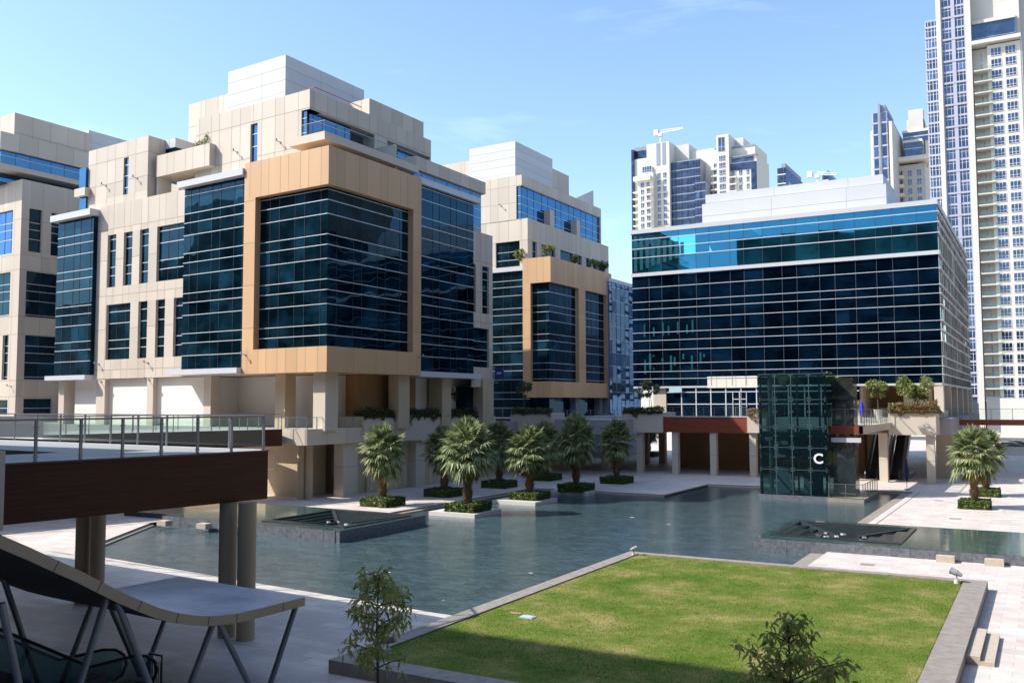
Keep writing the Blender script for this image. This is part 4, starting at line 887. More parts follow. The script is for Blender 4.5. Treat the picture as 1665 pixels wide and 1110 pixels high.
m=M(); m.box(CX0-.1,CX1+.15,GY-.22,GY+.4,24.85,25.3); m.box(CX1,CX1+.15,GY+.4,GY1,24.85,25.0); m.build('white_band',MT['white'],Cb)
m=M(); m.box(CX0-.2,CX1+.1,GY-.15,GY1,CZ1,CZ1+.55); m.build('roof_edge',MT['white'],Cb)
mu2=[GY+1.6+2.3*k for k in range(20) if GY+1.6+2.3*k<GY1]
curtain('curtain_wall',Cb,FW,'u',CX1,GY,GY1,CZ0,CZ1,[z for z in zc],mu2,'glass_Cs',bw=.11,bo=.2,mw=.07,tilt=.015,label='silvery side glazing')
m=M(); m.box(CX0+.1,CX1-.3,GY+.3,GY1-.3,CZ0+.05,CZ1); m.build('core',MT['dark_panel'],Cb)
m=M(); m.box(CX0,CX1-.05,GY+.02,GY1,CZ0-.25,CZ0); m.build('soffit',MT['grey'],Cb)
# roof box in two planes
pa,pz_=FW.fx(1141.5,332.5,GY+4); pb=FW.fx(1440.5,300,GY+4)[0]
zs=[FW.fx(1300,y,GY+4)[1] for y in (328,344)]
m=M(); y2=FW.fy(1470,340,pb)[0]; block(m,FW,pa,pb,GY+4,y2,CZ1+.5,pz_,pat=(9.,),zj=(pz_-1.6,pz_-3.2),off=0); m.build('plant_screen',WH,Cb)
qa,qz=FW.fx(1147,317.1,GY+5.5); qb,qz2=FW.fx(1435.5,283.4,GY+5.5)
m=M(); block(m,FW,qa,qb,GY+5.5,y2-1,CZ1+.5,(qz+qz2)/2,pat=(9.,),zj=(pz_+.4,)); m.build('plant_screen',WH,Cb)
# podium-level storey of C
D1=6.75; YG=GY+.15
gz0,gz1=D1,CZ0-.26
ga,gb=FW.fx(1085,640,YG)[0],FW.fx(1397,640,YG)[0]
m=M(); m.box(ga,gb,YG+.1,YG+12,gz0,gz1); m.build('shop_core',MT['glass'],Cb)
curtain('shop_glazing',Cb,FW,'v',YG,ga,gb,gz0,gz1,(D1+1.55,D1+3.05),[ga+1.9*k for k in range(1,40) if ga+1.9*k<gb-.5],'glass_C',bw=.12,mw=.13,mull='white')
pw0,pw1=FW.fx(1151,630,YG)[0],FW.fx(1232,630,YG)[0]
m=M(); wall(m,FW,'v',YG-.16,pw0,pw1,CZ0-1.3+1.0,CZ0+1.1,(),.1,0,1,(1.2,)); m.box(pw0,pw1,YG-.15,YG,CZ0-.3,CZ0+1.1); m.build('white_panels',[MT['cream'],MT['joint']],Cb)
dx0,dx1=FW.fx(1193,670,YG)[0],FW.fx(1214,670,YG)[0]
dr=M(); dr.box(dx0-.08,dx0,YG-.14,YG-.02,gz0,gz0+3); dr.box(dx1,dx1+.08,YG-.14,YG-.02,gz0,gz0+3); dr.box(dx0-.08,dx1+.08,YG-.14,YG-.02,gz0+3,gz0+3.1); dr.box((dx0+dx1)/2-.06,(dx0+dx1)/2+.06,YG-.14,YG-.02,gz0,gz0+3); dr.box(dx0,dx1,YG-.14,YG-.02,gz0+2.1,gz0+2.2); dr.build('entrance_door',MT['white'],Cb)
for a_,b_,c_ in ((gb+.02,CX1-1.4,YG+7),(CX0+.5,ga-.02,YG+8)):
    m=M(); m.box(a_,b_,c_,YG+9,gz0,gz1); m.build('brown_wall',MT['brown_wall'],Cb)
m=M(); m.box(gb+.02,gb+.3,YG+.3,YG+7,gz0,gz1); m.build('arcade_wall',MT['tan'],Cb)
ca,cb_=FW.fx(1519,640,GY+.1)[0],FW.fx(1534,640,GY+.1)[0]
m=M(); m.box(ca,cb_,GY+.1,GY+1.4,gz0-.2,gz1); m.build('column',MT['beige'],Cb)
for k in range(5):
    m=M(); y=GY+9+k*9.2; m.box(cb_-1.6,cb_,y,y+1.2,gz0-.2,gz1); m.build('column',MT['beige'],Cb)
for k in range(5):
    m=M(); y=GY+1.4+k*9.2; m.box(cb_-4.5,cb_-1.8,y+2,y+6.,gz0-.2,gz1); m.build('recess_wall',MT['beige_dim'],Cb)
m=M(); m.box(FW.fx(1062,640,GY+.5)[0],FW.fx(1083,640,GY+.5)[0],GY+.5,GY+1.6,gz0,gz1); m.build('column',MT['beige'],Cb)
# hanging blue banner sign under the soffit
s=thing('blue_banner','small blue banner hanging in the glazing left of the glass office entrance','banner',(*FW(0,0,0)[:2],0)); 
bx0,bz0=FW.fx(1088,638,YG-.4); bx1,bz1=FW.fx(1108,628,YG-.4); s.location=(bx0,YG-.4,bz0)
m=M(); m.box(bx0,bx1,YG-.42,YG-.38,bz0,bz1); m.build('cloth',MT['box_blue'],s); m=M(); m.tube((bx0,YG-.4,bz1),(bx1,YG-.4,bz1),.03); m.build('rod',MT['steel'],s)
# ------------------------------------------------------------------ podium (raised walkways)
PY=105.6; SO=4.9
t=thing('podium','raised beige and timber-faced walkway podium in front of the glass office block','podium',(-28,108,0),'raised podium walkways')
m=M(); m.box(-41.5,-11.5,PY+.2,YG+20,SO+.1,D1-.02); m.box(CX0-8,-41.5,PY+5,YG+20,SO+.1,D1-.02); m.box(-11.5,CX1+1,PY+3,GY1,SO+.1,D1-.02); m.build('deck',[MT['deck']],t)
X=lambda px,py=690,Y=PY: FW.fx(px,py,Y)[0]; Zp=lambda px,py,Y=PY: FW.fx(px,py,Y)[1]
def planter(px0,px1,yt,yb,Y=PY,dep=4.5):
    a,b=X(px0,690,Y),X(px1,690,Y); zt=Zp((px0+px1)/2,yt,Y); zb_=Zp((px0+px1)/2,yb,Y)
    m=M(); m.box(a,b,Y,Y+dep,zb_,zt); m.box(a+.02,a+.05,Y-.004,Y+.01,zb_,zt,1); m.build('planter_box',[MT['beige'],MT['joint']],t); return a,b,zt,zb_
pA=planter(1012.5,1077.3,670.3,702.7,PY-.4); pB=planter(1214.5,1246,672,703.5,PY-.4)
m=M(); m.box(X(1077),X(1215),PY-.15,PY+.2,Zp(1150,703.),Zp(1150,677.8)); m.build('timber_fascia',MT['wood'],t)
m=M(); m.box(FW.fx(1347,700,87.)[0],FW.fx(1402.5,700,87.)[0],87.0,87.28,FW.fx(1375,705,87.)[1],FW.fx(1375,692.5,87.)[1]); m.build('timber_fascia',MT['wood'],t)
m=M(); m.box(X(1077),X(1215),PY-.2,PY+.25,Zp(1150,677.8),Zp(1150,676.2)); m.build('deck_edge',MT['white'],t)
# platform reaching out to the lift
lx0,lx1=FW.fx(1347,700,87.)[0],FW.fx(1402.5,700,87.)[0]; lz=FW.fx(1375,692.5,87.)[1]; lzb=FW.fx(1375,705,87.)[1]
m=M(); m.box(lx0,lx1-.02,87.3,PY+.1,lzb+.1,lz-.01); m.box(lx1-.3,lx1,87.0,PY+.1,lzb,lz); m.build('lift_platform',MT['beige_dim'],t)
m=M(); m.box(lx0+.3,lx1-.1,86.6,86.9,lzb-.75,lzb-.35); m.build('white_soffit_light_box',MT['white'],t)
# big planter on the right with side face
rx0=FW.fx(1445,690,PY-1)[0]; rx1=FW.fx(1522,690,PY-1)[0]; rzt=FW.fx(1484,669,PY-1)[1]; rzb=FW.fx(1484,707,PY-1)[1]; ry1=FW.fy(1543,690,rx1)[0]
m=M(); m.box(rx0,rx1,PY-1,ry1,rzb,rzt); m.build('planter_box',MT['beige'],t)
# right-hand bridge
by=ry1-.3; bxx=20
m=M(); m.box(rx1-.2,bxx,by,by+.3,FW.fx(1600,691,by)[1],FW.fx(1600,682.3,by)[1]); m.build('timber_fascia',MT['wood'],t)
m=M(); m.box(rx1,bxx,by+.3,by+4,FW.fx(1600,691,by)[1],FW.fx(1600,682.5,by)[1]); m.build('deck',MT['deck'],t)
for px,py,w,Y in ((1040,768,.75,PY+.2),(1097.5,770,.75,PY+.1),(1159.5,773,.75,PY),(1224,775.5,.75,PY),(1370,778,.7,PY-.2),(1436,783,.85,PY-.3),(1513,785,.8,PY-.4)):
    x=FW.fx(px,740,Y)[0]; m=M(); m.box(x-w/2,x+w/2,Y,Y+w,-.05,SO+.3); m.box(x-w/2-.004,x+w/2+.004,Y-.004,Y+w+.004,2.35,2.39,1); m.build('column',[MT['beige'],MT['joint']],t)
for px,Y,w in ((983,109,.9),(1076,123,.9),(1540,114,2.2),(1049,121,.8)):
    x=FW.fx(px,740,Y)[0]; m=M(); m.box(x-w/2,x+w/2,Y,Y+w,-.05,SO+.3); m.build('column',MT['beige_dim'],t)
# ground storey walls of C under the podium
t2=thing('undercroft_wall','brown rendered wall in the shade under the glass office podium','wall',(-30,116,0))
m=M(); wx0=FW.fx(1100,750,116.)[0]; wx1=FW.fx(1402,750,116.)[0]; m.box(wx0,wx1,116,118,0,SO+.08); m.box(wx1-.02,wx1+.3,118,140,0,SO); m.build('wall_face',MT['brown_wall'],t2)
# escalators under C
def escal(px,lab):
    Y0=108.5; x,_=FW.fx(px,770,Y0); t=thing('escalator',lab,'escalator',(x,Y0,0),'escalators under the podium')
    y1=Y0+12; z1=D1
    m=M(); m.box(x-.5,x+.5,Y0,Y0+1.25,-.02,.1)
    n=34
    for k in range(n):
        a=Y0+1.2+(y1-Y0-2.2)*k/n; z=z1*k/n; m.box(x-.5,x+.5,a,a+(y1-Y0)/n+.05,z,z+.2)
    m.build('steps',MT['rubber'],t)
    for s in(-1,1):
        m=M(); pts=[(Y0,.1),(Y0+1.2,.1),(y1-1,z1),(y1,z1)]
        for i in range(3): 
            (a,p),(b,q)=pts[i],pts[i+1]
            for sx in (-.03,.03): m.face([(x+s*.62+sx,a,p-.3),(x+s*.62+sx,b,q-.3),(x+s*.62+sx,b,q+.95),(x+s*.62+sx,a,p+.95)])
            m.tube((x+s*.62,a,p+1),(x+s*.62,b,q+1),.045)
        m.tube((x+s*.62,Y0,1.1),(x+s*.62,Y0-.3,.6),.045); m.tube((x+s*.62,Y0-.3,.6),(x+s*.62,Y0,.15),.045)
        m.build('balustrade',[MT['darksteel']],t)
    m=M(); m.box(x+.8,x+.95,Y0+1,y1,.0,.3); m.beam((x+.9,Y0+1,.5),(x+.9,y1-1,z1+.3),.25,.9); m.build('side_cladding',MT['steel'],t)
escal(1417,'dark escalator under the podium, nearer the lift'); escal(1452,'dark escalator under the podium, nearer the right planter')
# ------------------------------------------------------------------ podium in front of A and B
t=thing('podium','raised beige podium ledge and planters in front of the ochre-framed block','podium',(-58,66,0),'raised podium walkways')
U0=-1.6; V0=-.7
vp0=FA.fy(588,690,U0)[0]; vp1=FA.fy(686,690,U0)[0]; vp2=FA.fy(806,690,U0)[0]
m=M(); m.fbox(FA,-60,U0-.3,1.,60,SO+.05,D0-.02); m.fbox(FA,-5.2,U0-.3,V0+.3,1.,SO+.05,D0-.02); m.build('deck',MT['deck'],t)
m=M(); wall(m,FA,'v',V0,-5.3,U0,SO,D0,(),.1,pat=(1.7,)); wall(m,FA,'u',U0,V0,vp0,SO,D0,(),.1,pat=(2.6,)); m.fbox(FA,-5.3,U0-.01,V0+.01,V0+.3,SO+.01,D0-.005); m.fbox(FA,U0-.3,U0-.01,V0,vp0,SO+.01,D0-.005); m.build('ledge_fascia',CL,t)
m=M(); m.fbox(FA,U0-3,U0+.25,vp0,vp1,SO-.1,7.28); m.fbox(FA,U0+.245,U0+.255,vp0,vp0+.04,SO,7.2,1); m.fbox(FA,U0-3,U0-.05,vp1,vp2,SO-.3,7.2); m.build('planter_box',CL,t)
for px,py,w,dd in ((558,807,1.2,2.0),(676,790,1.1,1.6),(743,775,1.1,1.6)):
    x,y=G(px,py); u,v=FA.uv(x,y); u=-1.95; v=FA.fy(px,py,u)[0]; m=M(); m.fbox(FA,u-w,u,v,v+dd,-.05,SO); m.fbox(FA,u-w-.004,u+.004,v-.004,v+dd+.004,2.7,2.74,1); m.build('column',CL,t)
for px in (489,502):
    x,y=G(px,811.5); m=M(); m.tube((x,y,-.05),(x,y,SO),.34,n=20); m.build('round_column',MT['column'],t,smooth=False)
t3=thing('undercroft_wall','tan rendered ground storey wall behind the palms with white tape lines','wall',(-60,70,0))
m=M(); m.fbox(FA,-22,-5.6,2.3,6,0,SO+.04); m.fbox(FA,-22,-3.2,7.2,9,0,SO+.04); m.fbox(FA,-6,-2.9,9,26,0,SO+.04); m.fbox(FA,-6,-4.5,26,60,0,SO+.04); m.build('wall_face',MT['tan'],t3)
m=M()
for v in (9.6,10.9,12.2,13.5,15.,17.2,19.5,21.): m.fbox(FA,-2.9,-2.885,v,v+.09,.1,2.4)
for u,z0,z1 in ((-4.3,.3,2.8),(-5.9,1.5,3.6)): m.fbox(FA,u,u+.1,7.18,7.2,z0,z1)
m.fbox(FA,-9.8,-8.9,2.28,2.3,2.4,2.45); m.fbox(FA,-8.9,-8.84,2.28,2.3,2.4,3.7); m.fbox(FA,-7.7,-7.64,2.28,2.3,3.3,4.7)
m.build('paint_line',MT['white_wall'],t3)
# cross bridge between A and B podiums, then B planter and bridge to C
t=thing('podium','shaded podium bridge with timber face in front of the middle block','podium',(-54,104,0),'raised podium walkways')
Y3=98.
x_=lambda px,Y=Y3: FW.fx(px,690,Y)[0]; z_=lambda px,py,Y=Y3: FW.fx(px,py,Y)[1]
m=M(); m.box(x_(772),x_(832),Y3+.0,Y3+.3,z_(800,702),z_(800,680)); m.build('timber_fascia',MT['wood'],t)
m=M(); m.box(x_(700),x_(990),Y3+.3,FB.P[1]+6,SO,z_(800,681)-.02); m.build('deck',MT['deck'],t)
m=M(); m.box(x_(830,Y3-.6),x_(896,Y3-.6),Y3-.6,Y3+3,z_(860,704),z_(860,671)); m.build('planter_box',MT['beige'],t)
Y4=104.; m=M(); m.box(x_(896,Y4),x_(1013,Y4),Y4,Y4+.3,z_(950,702,Y4),z_(950,684,Y4)); m.build('fascia',MT['beige'],t)
m=M(); m.box(x_(896,Y4),x_(1013,Y4),Y4-.06,Y4+.3,z_(950,684,Y4),z_(950,682.4,Y4)); m.build('deck_edge',MT['white'],t)
m=M(); m.box(x_(896,Y4),x_(1013,Y4),Y4+.3,Y4+8,z_(950,702,Y4),z_(950,683,Y4)-.05); m.build('deck',MT['deck'],t)
zB=z_(950,683,Y4)
for a,b,p in ((700,745,100),(790,860,106),(905,915,107)):
    m=M(); m.box(x_(a,p),x_(b,p),p,p+1.5,-.05,SO); m.build('undercroft_wall',MT['tan'],t)
# magenta board
x,y=G(967,744); m=M(); m.box(x-1,x+.9,y,y+.1,.15,3.5); m.box(x-1.0,x-.92,y-.04,y+.14,0,3.55); m.box(x+.84,x+.92,y-.04,y+.14,0,3.55); tag(m.build('hoarding_board',MT['magenta'],org=(x,y,0)),'magenta hoarding board behind the dark palms','hoarding board')
# ------------------------------------------------------------------ glass lift tower
LX0,LX1=FW.fx(1234.5,720,85.6)[0],FW.fx(1345.5,720,85.6)[0]; LY=85.6; LT=FW.fx(1290,607.5,LY)[1]
t=thing('glass_lift_tower','green glass lift tower with steel spider fixings and white letter standing in the pool','lift tower',((LX0+LX1)/2,88,0))
m=M(); m.box(LX0-.15,LX1+.15,LY-.15,LY+4.4,-.4,.1); m.build('plinth',MT['slate'],t)
rows=[.1]+[FW.fx(1290,y,LY)[1] for y in (763,727,693.5,649)]+[LT]
cols=[LX0+(LX1-LX0)*f for f in (0,.25,.49,.75,1)]
m=M()
for i in range(4):
    for j in range(len(rows)-1): m.face([(cols[i]+.012,LY,rows[j]+.012),(cols[i+1]-.012,LY,rows[j]+.012),(cols[i+1]-.012,LY+GR.gauss(0,.01),rows[j+1]-.012),(cols[i]+.012,LY+GR.gauss(0,.01),rows[j+1]-.012)])
for y0,y1 in ((LY,LY+1.45),(LY+1.45,LY+2.9),(LY+2.9,LY+4.3)):
    for j in range(len(rows)-1):
        for x in (LX0,LX1): m.face([(x,y0+.012,rows[j]+.012),(x,y1-.012,rows[j]+.012),(x,y1-.012,rows[j+1]-.012),(x,y0+.012,rows[j+1]-.012)])
m.face([(LX0,LY+4.3,.1),(LX1,LY+4.3,.1),(LX1,LY+4.3,LT),(LX0,LY+4.3,LT)]); m.face([(LX0,LY,LT),(LX1,LY,LT),(LX1,LY+4.3,LT),(LX0,LY+4.3,LT)])
m.build('glass_skin',MT['lift_glass'],t)
m=M()
for x in cols[1:4]: m.box(x-.04,x+.04,LY-.035,LY-.01,.1,LT-.05)
for z in rows[1:]: m.box(LX0,LX1,LY-.03,LY-.008,z-.045,z+.015)
for x in (LX0+.14,LX1-.14):
    for y in (LY+.14,LY+4.1): m.box(x-.09,x+.09,y-.09,y+.09,.1,LT-.04)
for z in rows[1:]: m.box(LX0+.1,LX1-.1,LY+.16,LY+.24,z-.11,z+.03); m.box(LX1-.18,LX1-.1,LY+.2,LY+4.1,z-.11,z+.03); m.box(LX0+.1,LX0+.18,LY+.2,LY+4.1,z-.11,z+.03)
m.build('steel_frame',MT['lift_frame'],t)
m=M(); 
for xa in (cols[0]+.5,cols[2]+.1,): m.box(xa,xa+.14,LY+1.5,LY+1.64,.1,LT-.1); m.box(xa+2.0,xa+2.14,LY+1.5,LY+1.64,.1,LT-.1); m.box(xa+.2,xa+1.95,LY+1.7,LY+3.2,3.4,6.0); m.box(xa+.2,xa+1.95,LY+2.9,LY+3.0,.1,2.4)
m.box(LX0+.3,LX1-.3,LY+.9,LY+1.,rows[2]+.55,rows[2]+1.3)
m.build('lift_cars_and_rails',MT['dark_panel'],t)
m=M(); m.box(LX0+.1,LX1-.1,LY+.30,LY+.42,rows[3]-.95,rows[3]-.45); m.build('green_floor_band',simple('green_floor_edge',(.10,.30,.26),.5,.03),t)
m=M()
for i,x in enumerate(cols):
    for z in rows[1:]+[rows[j]*.45+rows[j+1]*.55 for j in range(5)]:
        on=z in rows
        for dx in (-.13,.13):
            for dz in ((-.14,.14) if on else (0,)):
                xx=x+dx
                if xx<LX0 or xx>LX1 or z+dz>LT: continue
                m.tube((xx,LY-.06,z+dz),(xx,LY+.03,z+dz),.022,n=8)
m.build('spider_fixings',MT['bar'],t)
cu=bpy.data.curves.new('letter_c','FONT'); cu.body='C'; cu.size=1.22; cu.extrude=.03; cu.offset=.03; cu.align_x='CENTER'; cu.align_y='CENTER'
to=bpy.data.objects.new('tmp',cu); C.objects.link(to); dg=bpy.context.evaluated_depsgraph_get(); me=bpy.data.meshes.new_from_object(to.evaluated_get(dg)); bpy.data.objects.remove(to)
me.materials.clear(); me.materials.append(MT['letter']); lo_=bpy.data.objects.new('letter_sign',me); C.objects.link(lo_); lo_.parent=t
lxx,lzz=FW.fx(1331,746,LY); lo_.location=(lxx-t.location.x,LY-.10-t.location.y,lzz); lo_.rotation_euler=(rad(90),0,0)
m=M(); xx0=LX1+.02; m.box(xx0,xx0+1.9,LY+2.2,LY+4.2,.1,LT-.35); m.build('mirror_clad_shaft',glassmat('bronze_mirror_cladding',(.06,.06,.05),(.80,.78,.72),4.5,.05,.35),t)
# small railed landing beside the lift
m=M(); a,b=FW.fx(1345,808,85.)[0],FW.fx(1405,812,85.)[0]; m.box(LX1,b,85.,93.,-.35,.06); tag(m.build('lift_landing',MT['pool_edge'],org=(b,86,0)),'low stone landing beside the glass lift in the pool','landing')
railing('steel and glass railing round the landing beside the lift',[(LX1+.1,85.1),(b-.1,85.1),(b-.1,93.)],.06,1.25,1.35)
railing('railing along the timber-faced lift platform on the podium',[(lx0+.05,87.05),(lx1-.05,87.05),(lx1-.05,PY)],lz,1.5,1.35)
railing('railing above the long timber fascia of the glass office podium',[(X(1078),PY+.05),(X(1214),PY+.05)],D1,1.2,1.2)
railing('glass railing along the bridge at the right edge',[(rx1+.1,by+.1),(14,by+.1)],FW.fx(1600,682.3,by)[1],1.25,2.2)
railing('shaded glass railing of the podium between middle block and planter',[(x_(897,Y4),Y4+.1),(x_(1012,Y4),Y4+.1)],zB,1.25,1.1)
railing('shaded railing of the small timber-faced bridge left of the planter',[(x_(775),Y3+.1),(x_(831),Y3+.1)],z_(800,680),1.2,1.3)
q=lambda u,v:FA(u,v,0)[:2]
railing('glass railing on the beige ledge under the ochre frame',[q(-5.3,V0+.05),q(U0-.05,V0+.05),q(U0-.05,vp0)],D0,1.0,1.3)
# small blue round projecting sign on building A's far corner
sv,sz_=FA.fy(803,607,-1.1)[0],FA.fy(804,607,-1.1)[1]
p=Vector(FA(-1.1,sv,sz_)); t=thing('round_sign','small round blue projecting sign on the corner of the ochre-framed block','sign',p)
m=M(); m.tube(p+Vector((.75,-.06,0)),p+Vector((.75,.06,0)),.62,n=24); m.build('disc',MT['sign_blue'],t)
m=M(); m.box(p.x+.45,p.x+.62,p.y-.085,p.y-.065,p.z-.1,p.z+.14); m.box(p.x+.66,p.x+.80,p.y-.085,p.y-.065,p.z-.1,p.z+.12); m.box(p.x+.84,p.x+1.02,p.y-.085,p.y-.065,p.z-.1,p.z+.16); m.build('lettering',MT['sign_grey'],t)
m=M()
for dz in (-1.05,1.05): m.box(p.x-.02,p.x+.5,p.y-.04,p.y+.04,p.z+dz-.05,p.z+dz+.05)
m.box(p.x-.02,p.x+.06,p.y-.04,p.y+.04,p.z-1.1,p.z+1.1); m.build('bracket',MT['fixture'],t)
# furled parasols / flag
def furled(px,py,Y,h,label,mat,w=.22,z=0.):
    x,_=FW.fx(px,py,Y); t=thing('furled_parasol',label,'parasol',(x,Y,z)); m=M(); m.tube((x,Y,z),(x,Y,z+h),.03,n=8); m.tube((x,Y,z-.01),(x,Y,z+.08),.28,n=14); m.build('pole',MT['steel'],t)
    m=M(); zz=[(.28,.10),(.4,w),(.6,w*1.05),(.85,w*.6),(1.,.03)]
    for i in range(4): m.tube((x,Y,z+h*zz[i][0]),(x,Y,z+h*zz[i+1][0]),zz[i][1],zz[i+1][1],n=9)
    m.build('canvas',MT[mat],t)
x,y=G(1474,796); furled(1474,770,y,3.0,'tall furled navy parasol at the right tip of the pool','navy')
furled(1401,660,100.,2.3,'bright blue furled parasol on the lift platform','blue',.27,lz)
# ------------------------------------------------------------------ small plants on the podiums and roofs
pt=lambda px,py,Y: FW.fx(px,py,Y)
def ptree(label,x,y,z,h,cr,rz,mat,seed,stems=1,n=650,size=.16,tr=.05): return small_tree('small_tree',label,x,y,z,h,tr,cr,rz,mat,int(n*1.7),size*1.35,seed,group='small trees on podiums and roofs',stems=stems)
def onA(px,py,u): v,z=FA.fy(px,py,u); p=FA(u,v,z); return p
a=onA(648,668,-2.6); ptree('dark double-stemmed tree in the creeper planter under the ochre frame',a[0],a[1],7.0,3.5,.95,.85,'tree_dark',41,2)
a=onA(731,664,-2.6); ptree('sparse leggy tree against the white wall right of the ochre frame',a[0],a[1],6.9,3.2,.95,.75,'tree_dark',42,1,190,.2)
x=pt(851,665,Y3+1)[0]; ptree('dark tree in the planter in front of the middle block',x,Y3+1.2,7.4,3.9,1.0,1.1,'tree_dark',43)
x=pt(1056,668,PY+1)[0]; ptree('round dark green tree in the planter left of the long timber fascia',x,PY+1.2,7.1,4.1,1.25,1.2,'tree_dark',44,2,1300,.17)
x=pt(1428,660,101.)[0]; ptree('lime green lollipop tree growing from a pale pot',x,101,lz+1.35,3.0,1.0,.75,'tree_lime',45,1,800,.17)
m=M(); 
for i,(r0,r1,z0,z1) in enumerate(((.34,.42,0,1.25),(.45,.45,1.25,1.36))): m.tube((x,101,lz+z0),(x,101,lz+z1),r0,r1,n=12)
tag(m.build('plant_pot',MT['pot'],org=(x,101,lz)),'tall pale stone pot under the lime green tree','plant pot')
x=pt(1489,655,PY+1)[0]; ptree('large lime green tree in the bougainvillea planter',x,PY+1,rzt-.2,4.2,1.65,1.35,'tree_lime',46,2,1700,.2)
for px,s,l in ((1275,47,'pale green treetop showing over the left half of the glass lift'),(1353,48,'pale green treetop showing at the right shoulder of the glass lift')):
    x=pt(px,640,108.5)[0]; ptree(l,x,108.5,D1,5.1,.95,.7,'tree_lime',s,1,420,.18)
ru,rz_=FA.fx(337,262,3.4); a=FA(ru,3.4,0); ptree('pale green tree on the terrace below the white rooftop box',a[0],a[1],rz_-.6,3.2,1.25,.8,'tree_lime',49,2,500,.2,.07)
for px,py,h,cr,s,mt_,l in ((890,414,1.5,.85,50,'tree_lime','leftmost lime shrub on the roof of the smaller ochre frame'),(934,424,1.1,.7,51,'tree_lime','second lime shrub from the left on the smaller ochre frame'),(966,434,1.4,.85,52,'tree_lime','third lime shrub from the left on the smaller ochre frame'),(992,441,1.5,.9,53,'tree_dark','dark shrub at the far end of the smaller ochre frame')):
    v=FB.fy(px,py,-1.2)[0]; v=min(v,br_-.8); p=FB(-1.2,v,0); ptree(l,p[0],p[1],28.6,h+.5,cr,h*.45,mt_,s,1,480,.2)
p=FB(bl-1.9,2.4,0); ptree('lime shrub on the white sill beside the end wall of the ochre-framed block',p[0],p[1],27.9,2.8,.75,.9,'tree_lime',55,1,420,.2)
def creeper(label,p0,p1,zt,mat,n,hang,seed,thick=.45,depth=.7,out=(0,-1),cat='creeper',name='trailing_creeper',sz=.2):
    r=random.Random(seed); m=M(); p0=Vector((*p0,zt));p1=Vector((*p1,zt)); d=p1-p0; o=Vector((*out,0))
    for i in range(n):
        f=r.random(); q=p0+d*f-o*r.uniform(-.12,depth)+Vector((0,0,r.uniform(-.05,thick)*(.7+.5*noise.noise(Vector((f*d.length*.8,seed,0))))))
        if r.random()<.28:
            hh=max(0,noise.noise(Vector((f*d.length*.9,seed*3.1,5))))*hang*2.2; q=p0+d*f+o*r.uniform(.02,.16)+Vector((0,0,-r.random()*hh))
        a=Vector([r.gauss(0,1) for _ in range(3)]).normalized(); b=a.cross(Vector([r.gauss(0,1) for _ in range(3)])).normalized(); s=sz*r.uniform(.6,1.3)
        m.face([q,q+a*s*.5+b*s*.28,q+a*s,q+a*s*.5-b*s*.28])
    return tag(m.build(name,MT[mat],org=tuple((p0+p1)/2)),label,cat)
creeper('dark trailing creeper along the planters under the ochre frame',FA(U0+.2,vp0,0)[:2],FA(U0+.2,vp1,0)[:2],7.28,'creeper',5200,.9,61,.95,1.4,out=(1,0))
creeper('dark trailing creeper on the shaded planter right of the ochre frame',FA(U0-.05,vp1,0)[:2],FA(U0-.05,vp2,0)[:2],7.2,'creeper',5200,.8,62,.95,1.4,out=(1,0))
creeper('shaded creeper on the planter in front of the middle block',(x_(832,Y3-.6),Y3-.6),(x_(896,Y3-.6),Y3-.6),z_(860,671),'creeper',2600,.5,63,.8)
creeper('brownish trailing creeper on the planter left of the long timber fascia',(pA[0],PY-.4),(pA[1],PY-.4),pA[2],'creeper',3400,.75,64,.9)
creeper('pale creeper trailing down the planter beside the lift',(pB[0],PY-.4),(pB[1],PY-.4),pB[2],'bougain',900,1.6,65,.8)
creeper('pink and lime bougainvillea spilling over the big sunlit planter',(rx0,PY-1),(rx1,PY-1),rzt,'bougain',9000,.7,66,1.25,1.8,cat='bougainvillea',name='bougainvillea')
creeper('bougainvillea hanging at the right corner of the big sunlit planter',(rx1,PY-1),(rx1,PY+3),rzt,'bougain',1500,1.5,67,.7,1.2,out=(1,0),cat='bougainvillea',name='bougainvillea')
q0_,q1_=pt(1345,650,101)[0],pt(1392,650,101)[0]
creeper('lime and pink planting behind the lift platform railing',(q0_,103.),(q1_,103.),lz+1.5,'bougain',1500,1.2,68,.9,1.3,cat='bougainvillea',name='bougainvillea')
m=M(); m.box(q0_,q1_,103.05,104.5,lz-.02,lz+1.5); tag(m.build('raised_planter',MT['beige'],org=(q0_,103,lz)),'beige planter box behind the lift platform railing','planter')
# ------------------------------------------------------------------ near walkway at the left
ZD=6.7
t=thing('near_walkway','dark timber-faced raised walkway on round columns crossing at the left','walkway',(-30,22,0),'raised podium walkways')
def g2(px,py): return G(px,py,ZD)
A_=g2(436,733); P0=g2(8,755); dirv=Vector((A_[0]-P0[0],A_[1]-P0[1])); S_=Vector(P0)-dirv*1.2
B_=g2(430,730.3); C__=G(12,715,ZD); C2=Vector(C__)+(Vector(C__)-Vector(B_))*.6
N0,N1,N2=g2(-60,728),g2(97,735.3),g2(-60,742)
poly=[tuple(S_),A_,B_,tuple(C2),N0,N1,N2]
m=M(); m.prism(poly,4.9,ZD,0,1); m.build('walkway_body',[MT['wood_shaded'],MT['deck']],t)
m=M()
m.beam((*S_,ZD+.02),(*A_,ZD+.02),.16,.05); m.build('edge_trim',MT['darksteel'],t)
for px0,px1,py in ((121,143.5,980),(145.5,168,981),(354,382,1034),(384.5,413.5,1039)):
    x,y=G((px0+px1)/2,py); rr_=(px1-px0)/2*mpp(x,y); m=M(); m.tube((x,y,-.05),(x,y,4.92),rr_,n=28); m.build('round_column',MT['column'],t,smooth=False)
m=M(); x,y=g2(3,758); m.box(x-.5,x+.13,y-3,y+.02,4.85,7.15); m.build('end_pier',MT['beige_dim'],t)
